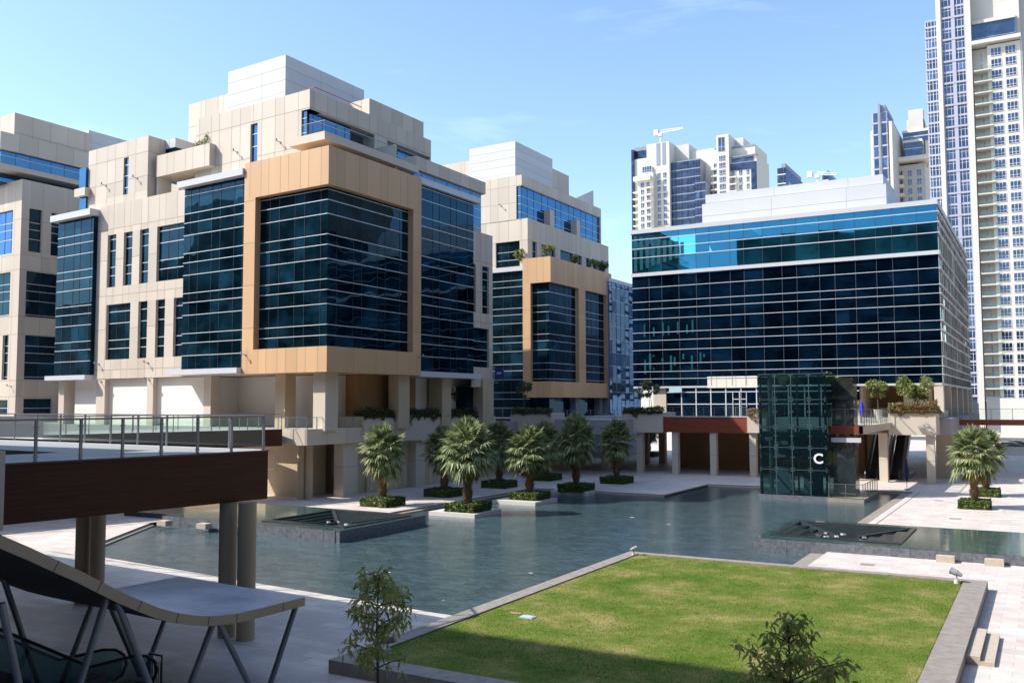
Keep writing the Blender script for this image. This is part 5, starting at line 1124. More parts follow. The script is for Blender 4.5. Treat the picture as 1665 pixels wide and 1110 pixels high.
railing('dark steel and glass railing on the near edge of the left walkway',[tuple(Vector(P0)-dirv*.35),(A_[0]-.12,A_[1]-.15)],ZD,1.33,1.42,pr=.04,rail=.06,wide=True)
railing('steel and glass railing on the sunlit far edge of the left walkway',[(A_[0]-.15,A_[1]-.15),(B_[0],B_[1]-.05),tuple(Vector(C2)+Vector((0,-.05)))],ZD,1.33,2.0,pr=.035,rail=.055)
# second bridge further back
b0_,b1_=G(459,697.3,6.3),G(200,703.8,6.3); bd=Vector(b0_)-Vector(b1_); bs=Vector(b1_)-bd*1.6; n_=Vector((-bd.y,bd.x)).normalized()*4; n9=n_*2.2
t=thing('timber_bridge','dark timber-faced bridge seen behind the left walkway railing','bridge',(*b1_,0),'raised podium walkways')
m=M(); m.prism([tuple(bs),b0_,tuple(Vector(b0_)+n9),tuple(bs+n9)],4.85,6.3,0,1); m.build('bridge_body',[MT['wood_shaded'],MT['deck']],t)
for f in (.15,.55):
    c=bs+(Vector(b0_)-bs)*f+n_*.5; m=M(); m.tube((c.x,c.y,-.05),(c.x,c.y,4.86),.35,n=20); m.build('round_column',MT['column'],t,smooth=False)
railing('green-tinted glass railing on the bridge behind the left walkway',[tuple(bs),(b0_[0]-.1,b0_[1])],6.3,1.3,1.6)
railing('green-tinted glass railing on the far side of the bridge behind the left walkway',[tuple(bs+n_),tuple(Vector(b0_)+n_)],6.3,1.3,1.9)
# ------------------------------------------------------------------ escalator canopy at bottom left
t=thing('escalator_canopy','curved metal canopy on slanted steel struts over the escalator at the bottom left','canopy',(-23,18,0))
XE=G(496,970,2.65)[0]; W_=XE-G(293,936,2.65)[0]
prof=[FW.fy(px,py,XE) for px,py in ((-60,842),(0,868.5),(50,890),(95,911),(130,927),(165,945),(200,963),(230,976),(260,988),(290,996),(320,1000),(340,1001),(357,1000),(385,997),(420,989),(460,979),(496,970))]
p_,q_=prof[0],prof[1]; prof=[(p_[0]-3,p_[1]+1.9)]+prof
m=M(); n=len(prof); th=.26
nor=[]
for i in range(n):
    a=prof[max(0,i-1)];b=prof[min(n-1,i+1)]; d_=Vector((b[0]-a[0],b[1]-a[1])).normalized(); nor.append((d_.y*th,-d_.x*th))
skew=.6/W_
for i in range(n-1):
    (a,z),(b,y)=prof[i],prof[i+1];(na,nz),(nb,ny)=nor[i],nor[i+1]
    L_=lambda Y,Z,x: (x,Y+(XE-x)*.07,Z)
    k=0
    m.face([L_(a,z,XE-.3),L_(b,y,XE-.3),L_(b,y,XE-W_+.3),L_(a,z,XE-W_+.3)],0)
    for xa,xb in ((XE,XE-.3),(XE-W_+.3,XE-W_)): m.face([L_(a,z,xa),L_(b,y,xa),L_(b,y,xb),L_(a,z,xb)],0)
    m.face([L_(a+na,z+nz,XE-.02),L_(b+nb,y+ny,XE-.02),L_(b+nb,y+ny,XE-W_),L_(a+na,z+nz,XE-W_)],2)
    for x in (XE,XE-W_): m.face([L_(a,z,x),L_(b,y,x),L_(b+nb,y+ny,x),L_(a+na,z+nz,x)],1)
    if i%2==0: m.face([(XE+.004,a,z),(XE+.004,a+.025,z),(XE+.004,a+.025+na,z+nz),(XE+.004,a+na,z+nz)],2)
e=prof[-1]; en=nor[-1]; m.face([L_(e[0],e[1],XE),L_(e[0],e[1],XE-W_),L_(e[0]+en[0],e[1]+en[1],XE-W_),L_(e[0]+en[0],e[1]+en[1],XE)],1)
m.build('curved_roof',[MT['canopy_top'],MT['canopy_side'],MT['soffit_dark']],t)
def strut(x,p,q,r=.085):
    (a,z),(b,y)=FW.fy(*p,x),FW.fy(*q,x); k=z/(z-y) if z!=y else 1; m=M(); m.tube((x,a,z),(x,a+(b-a)*k,0),r,n=12); m.build('strut',MT['steel'],t)
xs=XE-.25
for p,q in (((481,985),(440,1110)),((346,1014),(310,1110)),((357,1014),(404,1110)),((174,968),(130,1110)),((190,978),(242,1110)),((2,980),(30,1110))): strut(xs,p,q)
xs=XE-W_+.9
for p,q in (((269,1003),(238,1085)),((178,982),(218,1075)),((152,975),(112,1080)),((5,938),(44,1055))): strut(xs,p,q,.08)
# escalator under it
t=thing('escalator','dark escalator with looping handrails under the curved canopy','escalator',(-23.5,15,0))
ex0,ex1=-24.9,-23.5; ey=19.3
m=M(); 
for k in range(22):
    y=ey-2.3-k*.42; m.box(ex0+.15,ex1-.15,y-.45,y,-.02+k*.25,.2+k*.25)
m.box(ex0+.1,ex1-.1,ey-2.3,ey,-.02,.05); m.build('steps',MT['rubber'],t)
for x in (ex0,ex1):
    m=M(); pts=[(ey-.2,.95),(ey-.9,1.08),(ey-2.3,1.1),(ey-11,6.3)]
    lo2=[(ey-.2,.15),(ey-.9,.1),(ey-2.3,.12),(ey-11,5.3)]
    for i in range(3): m.face([(x,*pts[i]),(x,*pts[i+1]),(x,*lo2[i+1]),(x,*lo2[i])])
    m.build('glass_side',MT['lift_glass'],t)
    m=M(); loop=[(ey-11,6.35),(ey-2.3,1.15),(ey-.9,1.12),(ey-.45,1.02),(ey-.15,.8),(ey-.05,.5),(ey-.2,.2),(ey-.5,.1)]
    for i in range(len(loop)-1): m.tube((x,*loop[i]),(x,*loop[i+1]),.045,n=8)
    m.build('handrail',MT['rubber'],t)
m=M(); m.box(ex1+.12,ex1+1.0,ey-11,ey-10.9,0,5); m.box(ex1+.15,ex1+.35,ey-12,ey-2,0,.9); m.build('side_panel',MT['darksteel'],t)
gx,gy=G(252,1110,.1); t=thing('barrier_frame','small dark steel barrier frame standing by the escalator foot','barrier',(gx,gy,0))
m=M()
for dx in (-.28,.28): m.tube((gx+dx,gy,0),(gx+dx,gy,.95),.025)
m.beam((gx-.3,gy,.95),(gx+.3,gy,.95),.05,.05); m.build('frame',MT['darksteel'],t)
m=M()
for k in range(6): m.tube((gx-.22+k*.09,gy,.05),(gx-.22+k*.09,gy,.75),.012,n=6)
m.build('bars',MT['darksteel'],t)
# ------------------------------------------------------------------ towers
def X0(px,py,Y): return FW.fx(px,py,Y)[0]
def Z0(px,py,Y): return FW.fx(px,py,Y)[1]
def tower_windows(T,items,limit=100,label='windows'):
    """items: (area, maker) ; biggest as parts, the rest as one stuff part"""
    items.sort(key=lambda a:-a[0]); rest=M(); 
    for i,(s,mk) in enumerate(items):
        if i<limit:
            m=M(); mk(m); m.build('window',[MT['glass_T'],MT['white_steel'],MT['mull']],T)
        else: mk(rest)
    if rest.f: tag(rest.build('distant_windows',[MT['glass_T'],MT['white_steel'],MT['mull']],T),kind='stuff')
def win(F_,Y,x0,x1,z0,z1,nm=2,o=.05,ax='v'):
    def mk(m):
        fslab(m,FW,ax,Y,x0,x1,z0,z1,.01,o,0)
        for k in range(nm+1): 
            a=x0+(x1-x0)*k/nm; fslab(m,FW,ax,Y,a-.055,a+.055,z0,z1,.02,o+.06,1)
        fslab(m,FW,ax,Y,x0,x1,z0-.1,z0,.02,o+.12,1); fslab(m,FW,ax,Y,x0,x1,z0+(z1-z0)*.33-.05,z0+(z1-z0)*.33+.05,.02,o+.05,1)
    return ((x1-x0)*(z1-z0),mk)
# T4: tall tower at the right edge
YT=297.; T=thing('residential_tower','very tall cream residential tower at the right edge with lilac framed glass bay and balconies','tower',(-15,310,0),'residential towers')
xs=lambda px,py=200: X0(px,py,YT)
xp0,xp1=xs(1533,200),xs(1537,200); xb0,xb1=xs(1535.5,200),xs(1575.,200); xq0,xq1=xs(1575.,200),xs(1584.5,200); xc0,xc1=xs(1585,200),xs(1609.5,200); xw=xs(1664.,200)
m=M(); top=Z0(1620,72,YT)
m.box(xb0-.2,xw,YT+3.2,YT+34,0,140); m.build('core',MT['tower'],T)
m=M(); m.box(xc1,xw,YT,YT+3.3,0,top); m.box(xb0-1.3,xb0-.02,YT-.8,YT+34,0,150); m.box(xq0,xq1,YT-.8,YT+3.3,0,150); m.box(xc0+.01,xc1,YT+2.2,YT+3.3,0,top); m.build('tower_wall',MT['tower'],T)
fl=3.3; zz=[10.3+fl*k for k in range(45)]
# glass bays
zt=150
bars=[z for z in [10+fl*k for k in range(43)]]
mid=(xb0+xb1)/2
for a,b in ((xb0+.3,mid-.5),(mid+.5,xb1-.3)):
    m=M()
    for i,z in enumerate(bars):
        m.box(a,b,YT+.02,YT+.1,z+.45,z+fl-.15,0)
        for f in (.28,.72): m.box(a+(b-a)*f-.05,a+(b-a)*f+.05,YT-.05,YT+.02,z+.45,z+fl-.15,1)
        m.box(a,b,YT-.04,YT+.02,z+fl*.72,z+fl*.72+.1,1); m.box(a,b,YT-.10,YT+.1,z-.15,z+.45,2 if i%2 else 1)
    m.build('glass_bay',[MT['glass_T'],MT['white_steel'],MT['lilac']],T)
m=M(); m.box(mid-.5,mid+.5,YT-.35,YT+.1,8,150); m.box(xb0,xb0+.3,YT-.35,YT+.1,8,150); m.box(xb1-.3,xb1,YT-.35,YT+.1,8,150)
for i,z in enumerate(bars):
    if i%2==0: m.box(xb0,xb1,YT-.45,YT-.351,z-.15,z+.4)
m.build('lilac_frame',MT['lilac'],T)
m=M(); m.box(xb0,xb1,YT+.1,YT+3.2,0,150); m.build('bay_back',MT['mull'],T)
# set back strip on the left
Ys=YT+5; xa0,xa1=X0(1508.5,200,Ys),X0(1530,200,Ys); ztop=Z0(1512,36,Ys)
m=M(); m.box(xa0,xa1,Ys+.1,Ys+25,0,ztop); m.build('side_core',MT['lilac'],T)
m=M()
z=10
while z<ztop-1:
    z1_=min(z+fl,ztop); m.box(xa0+.4,xa1,Ys+.0,Ys+.12,z+.5,z1_-.1,0)
    for f in (.25,.5,.75): m.box(xa0+(xa1-xa0)*f-.06,xa0+(xa1-xa0)*f+.06,Ys-.06,Ys,z+.5,z1_-.1,1)
    m.box(xa0,xa1,Ys-.15,Ys+.1,z-.1,z+.5,2); m.box(xa0,xa1,Ys-.05,Ys,z+fl*.7,z+fl*.7+.08,1); z+=fl
m.build('glass_bay',[MT['glass_T'],MT['white_steel'],MT['lilac']],T)
items=[]
wz=[z for z in [Z0(1640,80.,YT)-1.2-fl*k for k in range(40)] if z>9]
A1,A2,B1,B2=xs(1615.3),xs(1632.2),xs(1638.8),xs(1656.2)
for z in wz:
    items.append(win(FW,YT,A1,A2,z,z+2.15,3)); items.append(win(FW,YT,B1,B2,z,z+2.15,3)); items.append(win(FW,YT+2.2,xc0+2.,xc1-1.4,z-.5,z+2.0,2))
tower_windows(T,items)
for z in wz[1:]:
    m=M(); m.box(xc0+.3,xc1+.9,YT-1.5,YT+2.2,z-1.0,z-.65); bo_=m.build('balcony',MT['tower'],T); gm=M(); gm.box(xc0+.4,xc1+.8,YT-1.48,YT-1.42,z-.65,z+.35); gm.box(xc1+.76,xc1+.82,YT-1.42,YT+.0,z-.65,z+.35); gm.build('balcony_glass',MT['rail_glass'],bo_)
m=M(); m.box(xw-.01,xw+.4,YT+.2,YT+33,0,top+1); m.build('side_wall',MT['tower'],T)
# penthouse
m=M(); tz=Z0(1620,70,YT); m.box(xc0,xs(1663,60)-.5,YT-2,YT+8,tz,tz+1.1); m.build('terrace_slab',MT['tower'],T)
curtain('penthouse_glazing',T,FW,'v',YT+2,xc0,xs(1652,60),tz+1.1,Z0(1610,36,YT+2),(tz+2.9,),mulls(xc0,xs(1652,60),(1.7,)),'glass_T',bar='white_steel')
m=M(); m.box(xc0,xs(1652,60),YT+1.5,YT+12,Z0(1610,36,YT+2),Z0(1610,36,YT+2)+1.); m.box(xs(1590,20),xw+10,YT+10,YT+30,0,150); m.build('upper_wall',MT['tower'],T)
m=M(); m.box(xs(1612),40,YT-14,YT-.5,0,Z0(1640,652,YT-14)+.8); m.build('base_block',MT['tower'],T)
m=M(); m.box(xs(1590),xs(1612)-.1,YT-9,YT-1,0,Z0(1600,652,YT-9)+1.2); m.build('base_stone',MT['slate'],T)
# T3
Y3_=343.; T=thing('residential_tower','cream and glass tower behind the glass office roof, left of the tallest tower','tower',(-45,355,0),'residential towers')
x=lambda px,py=230,Y=Y3_: X0(px,py,Y)
z=lambda py,px=1450,Y=Y3_: Z0(px,py,Y)
gx0,gx1=x(1419),x(1444)
gt=z(180); gy1=FW.fy(1467.5,200,gx1)[0]
m=M(); m.box(gx0,gx1,Y3_+.1,gy1,0,gt); m.box(x(1415.2),gx0,Y3_+.3,Y3_+12,0,z(208)); m.build('core',MT['tower'],T)
m=M(); mid=(gx0+gx1)/2; zz_=gt
k=0
while zz_>40:
    for a,b in ((gx0+.2,mid-.4),(mid+.4,gx1-.2)):
        m.box(a,b,Y3_-.05,Y3_+.1,zz_-fl*1.25+.6,zz_-.1,0); m.box((a+b)/2-.9,(a+b)/2-.8,Y3_-.1,Y3_-.05,zz_-fl*1.25+.6,zz_-.1,1); m.box((a+b)/2+.8,(a+b)/2+.9,Y3_-.1,Y3_-.05,zz_-fl*1.25+.6,zz_-.1,1)
    m.box(gx0,gx1,Y3_-.2,Y3_+.1,zz_-fl*1.25,zz_-fl*1.25+.6,2); zz_-=fl*1.25
m.build('glass_bay',[MT['glass_T'],MT['white_steel'],MT['lilac']],T)
m=M(); m.box(mid-.4,mid+.3,Y3_-.5,Y3_+9,0,z(166.5)); m.box(mid+.3,gx1-.6,Y3_+.5,FW.fy(1455,180,gx1)[0],gt,z(168)); m.build('roof_fin',[MT['dark_panel']],T)
curtain('curtain_wall',T,FW,'u',gx1+.02,Y3_,gy1,z(206),gt,(z(192),),mulls(Y3_,gy1,(2.4,)),'glass_T2',bw=.2,mw=.15)
wx0,wx1=x(1446.5),x(1451.5); wz1=z(198); wy1=FW.fy(1477,240,wx1)[0]
m=M(); m.box(wx0,wx1,Y3_-1,wy1,0,wz1); m.build('tower_wall',MT['tower'],T)
m=M(); Yl=Y3_+16; lx0_,lx1_=X0(1456,290,Yl),X0(1504.5,290,Yl)
m.box(lx0_,lx1_,Yl,Yl+25,0,Z0(1480,268,Yl)); ux0,ux1=X0(1474,200,Yl+6),X0(1501.5,200,Yl+6); m.box(ux0,ux1,Yl+6,Yl+26,0,Z0(1490,194,Yl+6)); m.box(ux1-5,ux1,Yl+5,Yl+10,0,Z0(1496,177,Yl+5)); m.build('tower_wall',MT['tower'],T)
m=M(); m.box(lx0_-.5,lx1_+2.5,Yl-3,Yl+12,Z0(1480,264,Yl),Z0(1480,257,Yl)); m.build('terrace_slab',MT['cream'],T)
for a,b,y0,y1,Y in ((1470,1499.5,252,232,Yl),(1468,1510,230,216,Yl+4)):
    curtain('penthouse_glazing',T,FW,'v',Y,X0(a,y0,Y),X0(b,y0,Y),Z0(1480,y0+2,Y),Z0(1480,y1,Y),(Z0(1480,(y0+y1)/2,Y),),mulls(X0(a,y0,Y),X0(b,y0,Y),(1.8,)),'glass_T',bar='white_steel',bw=.3)
    m=M(); m.box(X0(a,y0,Y)-.2,X0(b,y0,Y)+.2,Y-.3,Y+6,Z0(1480,y1,Y),Z0(1480,y1,Y)+.9); m.build('roof_edge',MT['cream'],T)
items=[]
for k in range(9):
    zc_=Z0(1480,283,Yl)-fl*k-.8
    for a,b in ((1476,1483),(1491.,1498.5)): items.append(win(FW,Yl,X0(a,290,Yl),X0(b,290,Yl),zc_,zc_+2.1,2))
    items.append(win(FW,Yl,X0(1461,290,Yl),X0(1468,290,Yl),zc_,zc_+2.1,2))
    m=M(); m.box(X0(1454,290,Yl),X0(1471,290,Yl),Yl-2.5,Yl,zc_-1.,zc_-.6); m.box(X0(1454,290,Yl),X0(1471,290,Yl),Yl-2.5,Yl-2.4,zc_-.6,zc_+.1); m.build('balcony',MT['cream'],T)
tower_windows(T,items)
# T mid
YM=414.; T=thing('residential_tower','pair of joined cream towers with blue glass walls behind the glass office, crane above','tower',(-110,430,0),'residential towers')
x=lambda px,py=300,Y=YM: X0(px,py,Y)
z=lambda py,px=1100,Y=YM: Z0(px,py,Y)
fm=3.3
m=M(); m.box(x(1023.5),x(1058),YM+6,YM+30,0,z(244)); m.box(x(1052),x(1089),YM,YM+30,0,z(228)); m.box(x(1089)-.1,x(1112),YM+8,YM+30,0,z(229)); m.box(x(1112)-.2,x(1152),YM+10,YM+34,0,z(240)); m.box(x(1041),x(1066),YM-3,YM+6,0,z(278)); m.box(x(1043),x(1062),YM-1,YM+6,0,z(266))
m.box(x(1168),x(1188),YM-2,YM+24,0,z(221,1176)); m.box(x(1150),x(1168)+.1,YM+8,YM+26,0,z(237,1160)); m.box(x(1188)-.1,x(1226),YM+3,YM+24,0,z(235,1200)); m.box(x(1188)-.2,x(1231),YM,YM+22,0,z(255,1200)); m.box(x(1186)-.2,x(1202),YM+8,YM+20,0,z(218,1190)); m.build('tower_wall',MT['tower'],T)
m=M(); m.box(x(1020.5),x(1024.5),YM+5,YM+28,0,z(228)); m.box(x(1021.5),x(1055),YM+8,YM+30,z(246),z(228.5)); m.build('blue_glass',MT['glass_T2'],T)
m=M(); m.box(x(1021),x(1053),YM+9,YM+30,z(228.5),z(221)); m.build('roof_panel',MT['dark_panel'],T)
for a,b,y0,Y in ((1089,1139,266,YM+2),(1129.5,1147,299,YM-1)):
    curtain('curtain_wall',T,FW,'v',Y,X0(a,300,Y),X0(b,300,Y),60,Z0(a,y0,Y),[Z0(a,y0+13*k,Y) for k in range(1,16) if Z0(a,y0+13*k,Y)>61],mulls(X0(a,300,Y),X0(b,300,Y),(1.5,)),'glass_T2',bar='dark_panel',bw=.5,mw=.18)
    m=M(); m.box(X0(a,300,Y)+.05,X0(b,300,Y)-.05,Y+.1,Y+14,0,Z0(a,y0,Y)+.5); m.build('glass_block_core',MT['dark_panel'],T)
m=M(); m.box(x(1068),x(1074),YM-.15,YM-.02,z(265),z(229)); m.box(x(1077.5),x(1083),YM-.15,YM-.02,z(265),z(229)); m.build('louvre',MT['dark_panel'],T)
items=[]
for k in range(14):
    zc_=z(289,1076)-fm*k
    for a,b in ((1069,1074.5),(1078.5,1084)): items.append(win(FW,YM,x(a),x(b),zc_,zc_+2.3,2))
    if k: 
        for a,b in ((1045.5,1051),(1055,1060.)): items.append(win(FW,YM-3,x(a),x(b),zc_-1,zc_+1.2,2))
        m=M(); m.box(x(1054.),x(1064.5),YM-5,YM-3,zc_-2,zc_-1.6); m.build('balcony',MT['cream'],T)
        if k%1==0: m=M(); m.box(x(1026),x(1037),YM+2,YM+6,zc_-2,zc_-1.5); m.build('balcony',MT['cream'],T)
for k in range(9):
    zc_=z(262,1176)-fm*k
    items.append(win(FW,YM-2,x(1172),x(1182.5),zc_-.4,zc_+2.,4))
    if k>1:
        for a,b in ((1189.5,1195),(1202,1207.5),(1214,1219)): items.append(win(FW,YM,x(a),x(b),zc_-1,zc_+1.2,2))
        m=M(); m.box(x(1188),x(1199),YM-2,YM,zc_-2,zc_-1.6); m.build('balcony',MT['cream'],T)
    items.append(win(FW,YM+8,x(1152.5),x(1160),zc_-1.,zc_+1.4,2)); m=M(); m.box(x(1150),x(1162),YM+5.5,YM+8,zc_-2,zc_-1.3); m.build('balcony',MT['cream'],T)
items.append(win(FW,YM-2,x(1171),x(1182),z(248,1176),z(225,1176),2)); items.append(win(FW,YM-1,x(1046),x(1061),z(281,1050),z(272,1050),4))
tower_windows(T,items)
m=M(); m.box(x(1188.5),x(1231),YM-.3,YM-.02,z(277,1200),z(266,1200)); m.box(x(1222.),x(1231),YM-.3,YM-.02,60,z(277,1200)); m.box(x(1190),x(1226),YM-.3,YM-.02,z(264,1200),z(257.5,1200)); m.build('blue_glass',MT['glass_T2'],T)
m=M(); m.box(x(1188),x(1226),YM+2.8,YM+3,z(238,1200),z(235,1200)); m.box(x(1188),x(1232),YM-1,YM+2,z(256.,1200),z(254.5,1200)); m.build('roof_edge',MT['dark_panel'],T)
m=M(); m.box(x(1036),x(1063),YM-5,YM+2,z(290),z(283)); m.build('terrace_slab',MT['cream'],T)
# far small towers
for px0,px1,pt_,pn0,pn1,yt2,l in ((1264,1305,274.,1270,1302,266.5,'small far blue glass tower left of the white crane'),(1337,1367,283.,1337,1366,277.5,'small far blue glass tower behind the white crane jib')):
    Yf=700.; T=thing('far_tower',l,'tower',(X0(px0,300,Yf),Yf,0),'far blue towers'); a,b,c_,zt_=X0(px0,290,Yf),X0((px0*2+px1)/3,290,Yf),X0(px1,290,Yf),Z0(px0,pt_,Yf)
    yy=FW.fy(px1,290,b)[0]
    m=M(); m.box(a,b,Yf,yy,0,zt_); m.build('glass_body',MT['glass_T2'],T)
    curtain('curtain_wall',T,FW,'u',b+.05,Yf,yy,zt_-40,zt_,(zt_-9,zt_-18,zt_-27),mulls(Yf,yy,(4.,)),'glass_T2',bar='dark_panel',bw=.7,mw=.5)
    curtain('curtain_wall',T,FW,'v',Yf-.05,a,b,zt_-40,zt_,(zt_-5,zt_-12,zt_-19,zt_-26),mulls(a,b,(4.,)),'glass_T2',bar='white_steel',bw=.7,mw=.7)
    m=M(); m.box(a+3,b-.3,Yf+1,yy-4,zt_,Z0(px0,yt2,Yf)); m.build('roof_panel',MT['dark_panel'],T)
# cranes
def crane(px,py,Y,jx,jy,cx_,base_py,label,s):
    x0,z0=FW.fx(px,py,Y); t=thing('tower_crane',label,'crane',(x0,Y,z0),'white tower cranes'); x1,z1=FW.fx(jx,jy,Y); xc_,zc_=FW.fx(cx_,py+1,Y); zb_=Z0(px,base_py,Y)
    m=M(); m.tube((x0,Y,zb_),(x0,Y,z0+.3*s),.8*s,n=4)
    m.build('mast',MT['white_steel'],t)
    m=M(); p=Vector((x0,Y,z0));q=Vector((x1,Y,z1)); up=Vector((0,0,1.9*s)); n=12
    m.beam(p-up*.1,q-up*.1,1.*s,.35*s); m.beam(p+up,q+up*.4,.35*s,.35*s)
    for k in range(n): 
        a=p+(q-p)*(k/n);b=p+(q-p)*((k+1)/n); m.beam(a,b+up*(1-.6*(k+1)/n),.22*s,.22*s); m.beam(a+up*(1-.6*k/n),b+Vector((0,0,.001)),.22*s,.22*s)
    m.build('jib',MT['white_steel'],t)
    m=M(); q=Vector((xc_,Y,zc_)); m.beam(p,q,1.*s,.5*s); m.build('counter_jib',MT['white_steel'],t)
    m=M(); m.box(min(xc_,xc_+3*s),max(xc_,xc_+3*s),Y-1.5*s,Y+1.5*s,zc_-1.8*s,zc_+2.2*s); m.build('counterweight',MT['white_steel'],t)
    m=M(); m.box(x0-1.2*s,x0+1.2*s,Y-1.4*s,Y+1.2*s,z0-2.2*s,z0-.2*s); m.build('cab',MT['white_steel'],t)
crane(1074,216.5,430.,1111,209,1064,232,'white tower crane rising above the joined cream towers',.75)
crane(1329,284.,600.,1361,284,1313,300,'white tower crane showing over the glass office roof box',1.)
# low far building and cars at the right, street beyond
m=M(); m.box(-60,200,225,245,.0,.1); tag(m.build('street',MT['asphalt']),kind='structure')
t=thing('boundary_wall','low pale wall across the end of the right plaza','wall',(0,168,0)); m=M(); m.box(-16,70,168,168.5,-.02,1.1); m.box(-16,70,167.9,168.6,1.1,1.25); m.build('wall_face',MT['cream'],t)
def car(px,py,Y,zg,label,mat,L=4.6):
    x,_=FW.fx(px,py,Y); t=thing('parked_car',label,'car',(x,Y,zg),'cars parked beyond the right plaza')
    prof_=[(-L/2,.35),(-L/2,.85),(-L/2+.9,.98),(-L/2+1.5,1.42),(L/2-1.4,1.45),(L/2-.5,1.0),(L/2,.9),(L/2,.35)]
    m=M()
    for s in(-.85,.85): m.face([(x+a,Y+s,zg+b) for a,b in prof_])
    for i in range(len(prof_)): 
        (a,b),(c,d)=prof_[i],prof_[(i+1)%len(prof_)]; m.face([(x+a,Y-.85,zg+b),(x+c,Y-.85,zg+d),(x+c,Y+.85,zg+d),(x+a,Y+.85,zg+b)])
    m.build('body',MT[mat],t)
    m=M(); m.face([(x-L/2+1.15,Y-.86,zg+1.),(x+L/2-.9,Y-.86,zg+1.),(x+L/2-1.5,Y-.86,zg+1.37),(x-L/2+1.6,Y-.86,zg+1.37)]); m.build('side_windows',MT['slate_dark'],t)
    for a in (-L/2+.9,L/2-.9):
        for s in (-.8,.65): m=M(); m.tube((x+a,Y+s-.08,zg+.33),(x+a,Y+s+.12,zg+.33),.33,n=16); m.build('wheel',MT['tyre'],t)
car(1637,697,185.,1.1-1.1+.0,'dark blue car parked beyond the low wall at the right edge','car_dark')
car(1650,700,192.,0,'dark car half behind the first, at the right edge','car_dark')
m=M(); m.box(-16,80,169,200,-.015,.012); tag(m.build('car_park_paving',MT['asphalt']),kind='structure')
# ------------------------------------------------------------------ blocks out of the frame: behind the camera (casts the foreground shade, fills the glass reflections) and east side
HB=48.9
t=thing('shading_office_building','beige and glass office block behind the viewpoint','office building',(-30,-20,0))
m=M(); m.box(-190,-65.01,-40,-1.2,0,41.5); m.box(-65,70,-40,-1.2,0,HB); m.box(-190,-92,-36,-12,41,56); m.build('body',MT['rear_block'],t)
m=M()
for k in range(8): m.box(-169,69,-1.2,-1.1,9+4.1*k,12.5+4.1*k)
m.build('glazing_band',MT['glass'],t)
t=thing('east_office_building','dark glazed office block on the east side of the plaza','office building',(60,60,0))
m=M(); m.box(46,80,5,200,0,66); m.box(46,80,200,300,0,42); m.box(46,80,300,385,0,16); m.build('body',MT['rear_block'],t)
m=M()
for k in range(12): m.box(45.9,46,7,260,8+3.7*k,10.9+3.7*k)
m.build('glazing_band',MT['glass'],t)
t=thing('far_east_building','beige building beyond the east office block','building',(60,400,0)); m=M(); m.box(46,80,386,440,0,70); m.build('body',MT['beige'],t)
m=M()
for k in range(16): m.box(45.9,46,388,438,5+4*k,6.6+4*k)
m.build('glazing_band',MT['glass'],t)
t=thing('unseen_shade_block','unseen beige block added to shade the paving by the left walkway','building',(-75,10,0)); m=M(); m.box(-112,-38,-1.,19.,0,15.5); m.build('body',MT['beige'],t); m=M(); m.box(-110,-50,18.98,19.06,1,4); m.build('glazing_band',MT['glass'],t)  # unseen block added to keep sun off the near left paving
t=thing('west_office_building','beige office block on the west side of the plaza','office building',(-110,20,0))
m=M(); m.box(-150,-105,0,45,0,24); m.build('body',MT['beige'],t)
m=M()
for k in range(4): m.box(-104.95,-104.9,2,43,8+3.9*k,10.9+3.9*k)
m.build('glazing_band',MT['glass'],t)
# drain slots and service covers in the paving
def cover(x,y,w,d,lab):
    m=M(); m.box(x-w/2,x+w/2,y-d/2,y+d/2,-.02,.006); m.box(x-w/2+.05,x+w/2-.05,y-d/2+.05,y+d/2-.05,.006,.009); tag(m.build('drain_cover',MT['kerb'],org=(x,y,0)),lab,'drain cover')
cover(-8.4,58-6.2,.7,.7,'square service cover in the paving between the lawn and the right fountain'); cover(-6.,75,.8,.8,'square service cover in the paving right of the pool'); cover(-8.3,88.,.7,.7,'square service cover near the far right edge of the pool')
m=M(); m.box(-10.62,-10.5,66,95,-.02,.006); tag(m.build('drain_channel',MT['kerb'],org=(-10.5,80,0)),'narrow linear drain channel along the right side of the pool','drain')
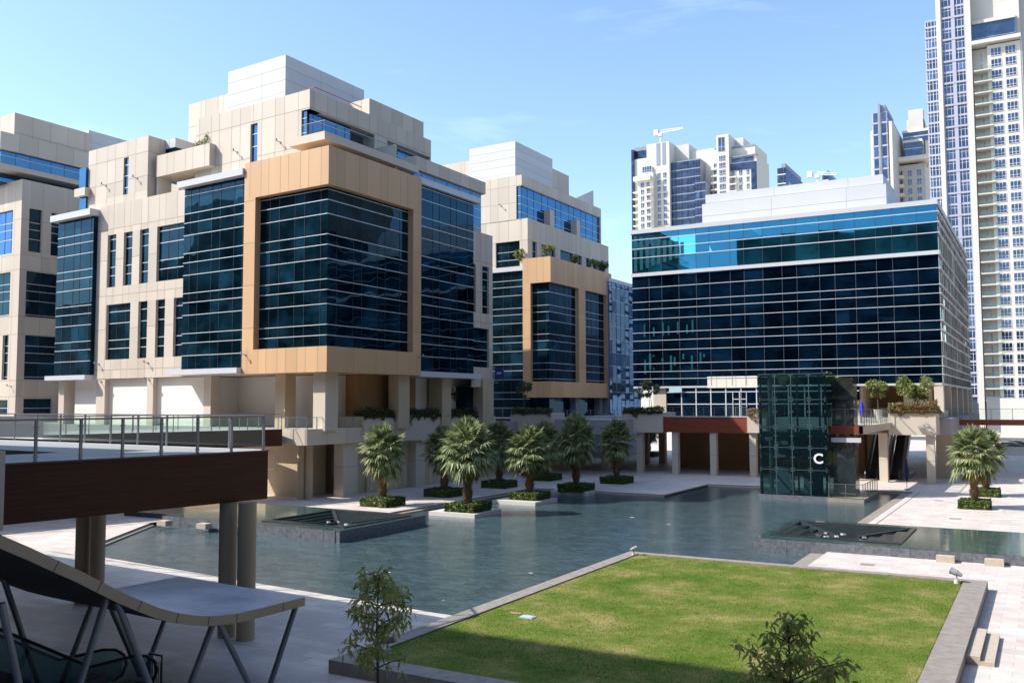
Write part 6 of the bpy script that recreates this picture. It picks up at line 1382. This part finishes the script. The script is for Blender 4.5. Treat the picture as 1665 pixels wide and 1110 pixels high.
# ------------------------------------------------------------------ light
EL,AZ=rad(43),rad(34.5)      # sun height; travel direction measured from +X towards +Y
dv=Vector((math.cos(EL)*math.cos(AZ),math.cos(EL)*math.sin(AZ),-math.sin(EL)))
sl_=bpy.data.lights.new('sun','SUN'); sl_.energy=4.2; sl_.angle=rad(.5); sl_.color=(1.,.95,.87)
so=bpy.data.objects.new('sun',sl_); C.objects.link(so); so.rotation_euler=dv.to_track_quat('-Z','Y').to_euler(); so.location=(-100,-100,150)
w=bpy.data.worlds.new('World'); sc.world=w; w.use_nodes=True; nt=w.node_tree; N=nt.nodes; L=nt.links
bg=N['Background']; sky=N.new('ShaderNodeTexSky'); sky.sky_type='NISHITA'; sky.sun_disc=False; sky.sun_elevation=EL
sd=-dv; sky.sun_rotation=math.atan2(sd.x,sd.y); sky.altitude=0; sky.air_density=1.; sky.dust_density=1.0; sky.ozone_density=1.6
tc=N.new('ShaderNodeTexCoord'); mp=N.new('ShaderNodeMapping'); mp.inputs['Scale'].default_value=(1.6,1.6,6); L.new(tc.outputs['Generated'],mp.inputs['Vector'])
n=N.new('ShaderNodeTexNoise'); n.inputs['Scale'].default_value=2.2; n.inputs['Detail'].default_value=9; n.inputs['Roughness'].default_value=.62; n.inputs['Distortion'].default_value=.6; L.new(mp.outputs[0],n.inputs['Vector'])
mr=N.new('ShaderNodeMapRange'); mr.inputs['From Min'].default_value=.56; mr.inputs['From Max'].default_value=.80; mr.inputs['To Max'].default_value=.16; L.new(n.outputs['Fac'],mr.inputs['Value'])
mx=N.new('ShaderNodeMix'); mx.data_type='RGBA'; mx.inputs[7].default_value=(7.,7.6,8.4,1); L.new(mr.outputs[0],mx.inputs[0]); tn=N.new('ShaderNodeMix'); tn.data_type='RGBA'; tn.blend_type='MULTIPLY'; tn.inputs[0].default_value=1; tn.inputs[7].default_value=(1.05,1.12,1.14,1); L.new(sky.outputs[0],tn.inputs[6]); L.new(tn.outputs[2],mx.inputs[6]); L.new(mx.outputs[2],bg.inputs['Color'])
bg.inputs['Strength'].default_value=.15
vs=sc.view_settings; vs.view_transform='Standard'; vs.look='None'; vs.gamma=1; vs.use_curve_mapping=False; vs.exposure=.74
sc.render.engine='CYCLES'; sc.cycles.max_bounces=8; sc.cycles.transparent_max_bounces=16; sc.cycles.use_denoising=True
